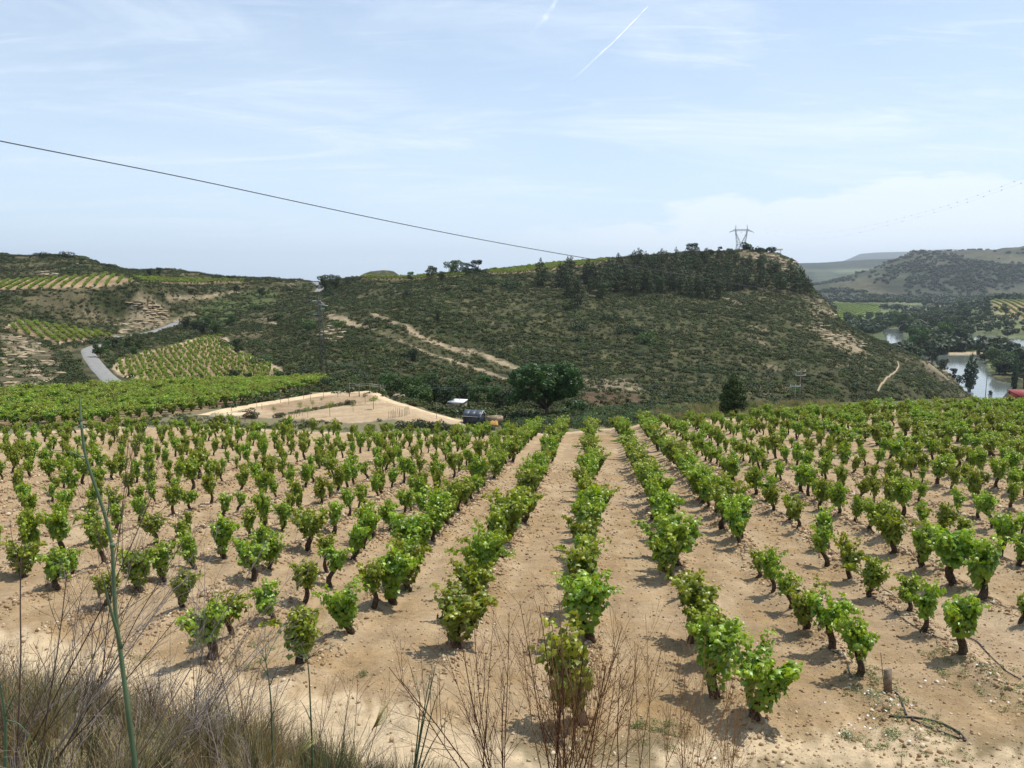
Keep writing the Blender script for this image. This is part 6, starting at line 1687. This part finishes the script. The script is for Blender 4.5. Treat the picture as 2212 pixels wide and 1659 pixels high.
# russet dead bush, bottom centre
def dead_bush(label, name, x, D, n, H, spread, mats, lean=(0, 0), depth=2, nb=7, r=.0035, seedn=10, ytop=None, cat='dead weed', curve=.22):
    s_ = slope(x, 1600); X = s_ * D; g = float(gz(X, D))
    t = thing(name, label, cat, (X, D, g - .03))
    for i in range(n):
        a = rng.uniform(0, 6.28); b0 = np.array([math.cos(a), math.sin(a), 0]) * rng.random() * .10
        d = np.array([rng.normal() * spread + lean[0], rng.normal() * spread * .6 + lean[1], 1.0]); d /= np.linalg.norm(d)
        mb = MB(); P = branchy(mb, b0, d, H * rng.uniform(.6, 1.1), r * rng.uniform(.7, 1.2), depth, nb, curve, .5, up=.12)
        if seedn: seeds(mb, P[2:], seedn, .0035, (1, 1, 1))
        mb.build('stem', mats[int(rng.integers(len(mats)))], t)
    return t
dead_bush('large russet dead weed bush at the bottom centre before the central row', 'dead_bush', 1215, 3.9, 16, 1.15, .21, [M_dead, M_dead, M_dead, M_dead2], (.0, 0), 2, 9, r=.0042)
dead_bush('russet dead weed fanning left at the bottom of the centre bush', 'dead_bush', 1075, 3.7, 9, 1.05, .20, [M_dead, M_dead], (-.22, 0), 2, 9, r=.0040)
dead_bush('tawny dry weed in front of the nearest central vine', 'dead_bush', 1260, 4.4, 9, 1.15, .15, [M_dead2, M_dead2, M_dead], (.06, 0), 2, 9, seedn=26)
dead_bush('tall thin russet weed right of the nearest central vine', 'dead_bush', 1350, 3.9, 3, 1.3, .08, [M_dead], (.0, 0), 2, 7)
dead_bush('pale straw coloured dry weed by the two front right vines', 'dead_bush', 1480, 4.6, 8, 1.10, .17, [M_dead2], (0, 0), 2, 9, r=.003, seedn=30)
dead_bush('low straw coloured weed just right of the pale dry weed', 'dead_bush', 1570, 4.9, 7, .95, .20, [M_dead2], (.05, 0), 2, 8, r=.003, seedn=30)
dead_bush('thin straw weed between the russet bush and the pale weed', 'dead_bush', 1410, 4.2, 4, 1.0, .15, [M_dead2], (0, 0), 2, 7, r=.0028)
# grey dry weeds of the left foreground, leaning right
dead_bush('grey dry weed bush leaning right from the bottom left corner', 'dead_bush', 60, 2.7, 8, 1.15, .17, [M_grey, M_dk, M_dk], (.70, .05), 2, 8, r=.0030, seedn=0)
dead_bush('dark dry weed stems rising at the left edge', 'dead_bush', 20, 2.4, 3, 1.1, .15, [M_dk], (.25, 0), 2, 6, r=.0036, seedn=0)
dead_bush('pale grey long twigs reaching right past the fennel stalk', 'dead_bush', 250, 2.8, 6, 1.2, .12, [M_grey], (.85, .05), 2, 5, r=.0026, seedn=0, curve=.15)
dead_bush('purplish dry weed standing behind the fennel stalk', 'dead_bush', 210, 3.4, 4, 1.35, .15, [M_dk, M_grey], (.10, 0), 2, 8, r=.0030, seedn=0)
dead_bush('fine dark dry weed right of the fennel stalk', 'dead_bush', 400, 3.2, 7, .9, .19, [M_dk, M_grey], (.35, 0), 2, 8, r=.0024, seedn=8)
dead_bush('sparse dry weed left of the thin green stalks', 'dead_bush', 520, 3.4, 5, .85, .17, [M_dk, M_dead2], (.25, 0), 2, 7, r=.0022, seedn=8)
dead_bush('small dry weed at the foot of the feathery green stalk', 'dead_bush', 720, 3.6, 4, .7, .16, [M_dk, M_grey], (.1, 0), 2, 6, r=.0020, seedn=8)
dead_bush('thin twig standing at the bottom right before the looped hose', 'dead_bush', 1962, 6.2, 1, 1.15, .02, [M_dk], (0, 0), 1, 2, r=.005, seedn=0)
# dry twigs and stalks matted over the bank
def twig_mesh(mat, n=9, H=.55):
    mb = MB()
    for i in range(n):
        d = np.array([rng.normal() * .45 + .25, rng.normal() * .35, 1.0]); d /= np.linalg.norm(d)
        branchy(mb, np.array([rng.normal() * .05, rng.normal() * .05, -.03]), d, H * rng.uniform(.5, 1.1), .0022, 1, 5, .35, .55)
    return mb.mesh('twigs', [mat])
TWG = [twig_mesh(M_dk), twig_mesh(M_grey), twig_mesh(M_dk), twig_mesh(M_dead2, 7, .45)]
s_, Y = scat_area(1300, 2.0, 8.6, -1.1, -.12, 1.6)
X = s_ * Y; eg = np.interp(s_, [-1.1, -.60, -.45, -.33, -.26, -.18, -.05, .2], [8.4, 7.8, 7.0, 6.3, 5.6, 4.8, 4.0, 3.6])
k = (Y < eg) & (rng.random(len(X)) < np.where(X / Y < -.35, .45, .25))
X, Y = X[k], Y[k]
scatter('dry_twigs', 'tangle of dry dark and grey twigs matted over the roadside bank', np.column_stack([X, Y, gz(X, Y)]), rng.uniform(.45, 1.0, len(X)), rng.integers(0, 4, len(X)), TWG, 'twigs', tilt=.3)
# oat grass heads
for i, (x, y, lab) in enumerate(((1250 / 3 + 400, 1560, 'yellow oat grass head left of the green stem fan'), (650, 1625, 'yellow oat grass head at the very bottom left of centre'))):
    t = thing('grass_head', lab, 'grass'); mb = MB(); c = at(x, y, 3.0)
    g = float(gz(c[0] - .05, 3.0)); mb.tube([(c[0] - .10, 3.0, g), (c[0] - .06, 3.0, (g + c[2]) / 2), c], [.0022, .0018, .0014], 4)
    mb.build('stem', M_dead2, t); mb = MB()
    for k in range(14): mb.tube([c - np.array([.03, 0, .04]) * rng.random(), c + np.array([.02 + .07 * rng.random(), rng.normal() * .02, .03 + .09 * rng.random()])], [.0020, .0004], 3)
    mb.build('awn', flat_mat('oat_awn', (.55, .50, .20), .8, .2, .1, 20), t)

# ------------------------------------------------------------------ trails of aircraft, high above
def contrail(name, label, pix, Dk, wd, alpha, breakup, seed):
    m, N, b = material(name + '_ice', 1.0, 0.0)
    b.inputs['Base Color'].default_value = (.95, .95, .95, 1)
    uv = N.node('ShaderNodeUVMap').outputs[0]; sp = N.node('ShaderNodeSeparateXYZ'); N.l.new(uv, sp.inputs[0])
    e = N.m('SUBTRACT', 1.0, N.m('POWER', N.m('ABSOLUTE', N.m('SUBTRACT', N.m('MULTIPLY', sp.outputs[0], 2.0), 1.0)), 1.6), clamp=True)
    nz = N.noise(geo_pos(N), .0016, 6, .65)
    en = N.m('MULTIPLY', N.rng(sp.outputs[1], 0.0, .05, 0, 1), N.rng(sp.outputs[1], 1.0, .35, 0, 1))
    a = N.m('MULTIPLY', N.m('MULTIPLY', e, en), N.m('MULTIPLY', N.rng(nz, breakup, .75, .15, 1.0), alpha), clamp=True)
    tl = N.node('ShaderNodeBsdfTranslucent'); tl.inputs[0].default_value = (1, 1, 1, 1)
    ad = N.node('ShaderNodeMixShader'); ad.inputs[0].default_value = .7; N.l.new(b.outputs[0], ad.inputs[1]); N.l.new(tl.outputs[0], ad.inputs[2])
    tp = N.node('ShaderNodeBsdfTransparent'); mx = N.node('ShaderNodeMixShader')
    N.l.new(a, mx.inputs[0]); N.l.new(tp.outputs[0], mx.inputs[1]); N.l.new(ad.outputs[0], mx.inputs[2])
    out = [n for n in m.node_tree.nodes if n.type == 'OUTPUT_MATERIAL'][0]; N.l.new(mx.outputs[0], out.inputs[0])
    HH = 8200.0; P = []
    for x, y in pix:
        r_ = ratio(y); P.append([slope(x, y) * HH / r_, HH / r_, HH])
    P = np.array(P); n = 24; tt = np.arange(len(P)); T2 = np.linspace(0, len(P) - 1, n); P = np.stack([np.interp(T2, tt, P[:, k]) for k in range(3)], 1)
    T = np.gradient(P, axis=0); T /= np.linalg.norm(T, axis=1)[:, None]; S_ = np.stack([-T[:, 1], T[:, 0], T[:, 2] * 0], 1)
    jit = (vnoise(np.arange(n) * .9, np.zeros(n), seed) - .5)[:, None] * wd * .5
    w_ = np.linspace(.45, 1.3, n)[:, None] * wd
    V = np.concatenate([P + S_ * (jit - w_), P + S_ * (jit + w_)]); q = [[i, i + 1, n + i + 1, n + i] for i in range(n - 1)]
    me = mk_mesh(name, V, None, q, np.ones((2 * n, 3)), False, [m]); ul = me.uv_layers.new(name='UVMap')
    for lp in me.loops:
        vi_ = lp.vertex_index; ul.data[lp.index].uv = (0.0 if vi_ < n else 1.0, (vi_ % n) / (n - 1))
    o = tag(ob(name, me), label, 'contrail'); o.visible_shadow = True
    return o
contrail('contrail', 'thin straight white contrail slanting down left in the upper sky', [(1404, 8), (1340, 76), (1280, 132), (1212, 196)], 1, 62, .6, .2, 3)
contrail('contrail', 'short broken old contrail at the top left of the thin one', [(1203, -4), (1180, 34), (1160, 62), (1133, 92)], 1, 170, .42, .42, 5)

# ------------------------------------------------------------------ the air
mh = bpy.data.materials.new('air'); mh.use_nodes = True
nt = mh.node_tree
for n in list(nt.nodes):
    if n.type == 'BSDF_PRINCIPLED': nt.nodes.remove(n)
vo = nt.nodes.new('ShaderNodeVolumePrincipled'); vo.inputs['Color'].default_value = (.80, .88, 1.0, 1)
vo.inputs['Density'].default_value = 6.5e-5; vo.inputs['Anisotropy'].default_value = .25
outn = [n for n in nt.nodes if n.type == 'OUTPUT_MATERIAL'][0]; nt.links.new(vo.outputs[0], outn.inputs['Volume'])
haze = MB().box((0, 7000, 212), (70000, 15300, 542)).build('haze', mh)
tag(haze, 'thin blue summer haze filling the whole valley', kind='stuff')
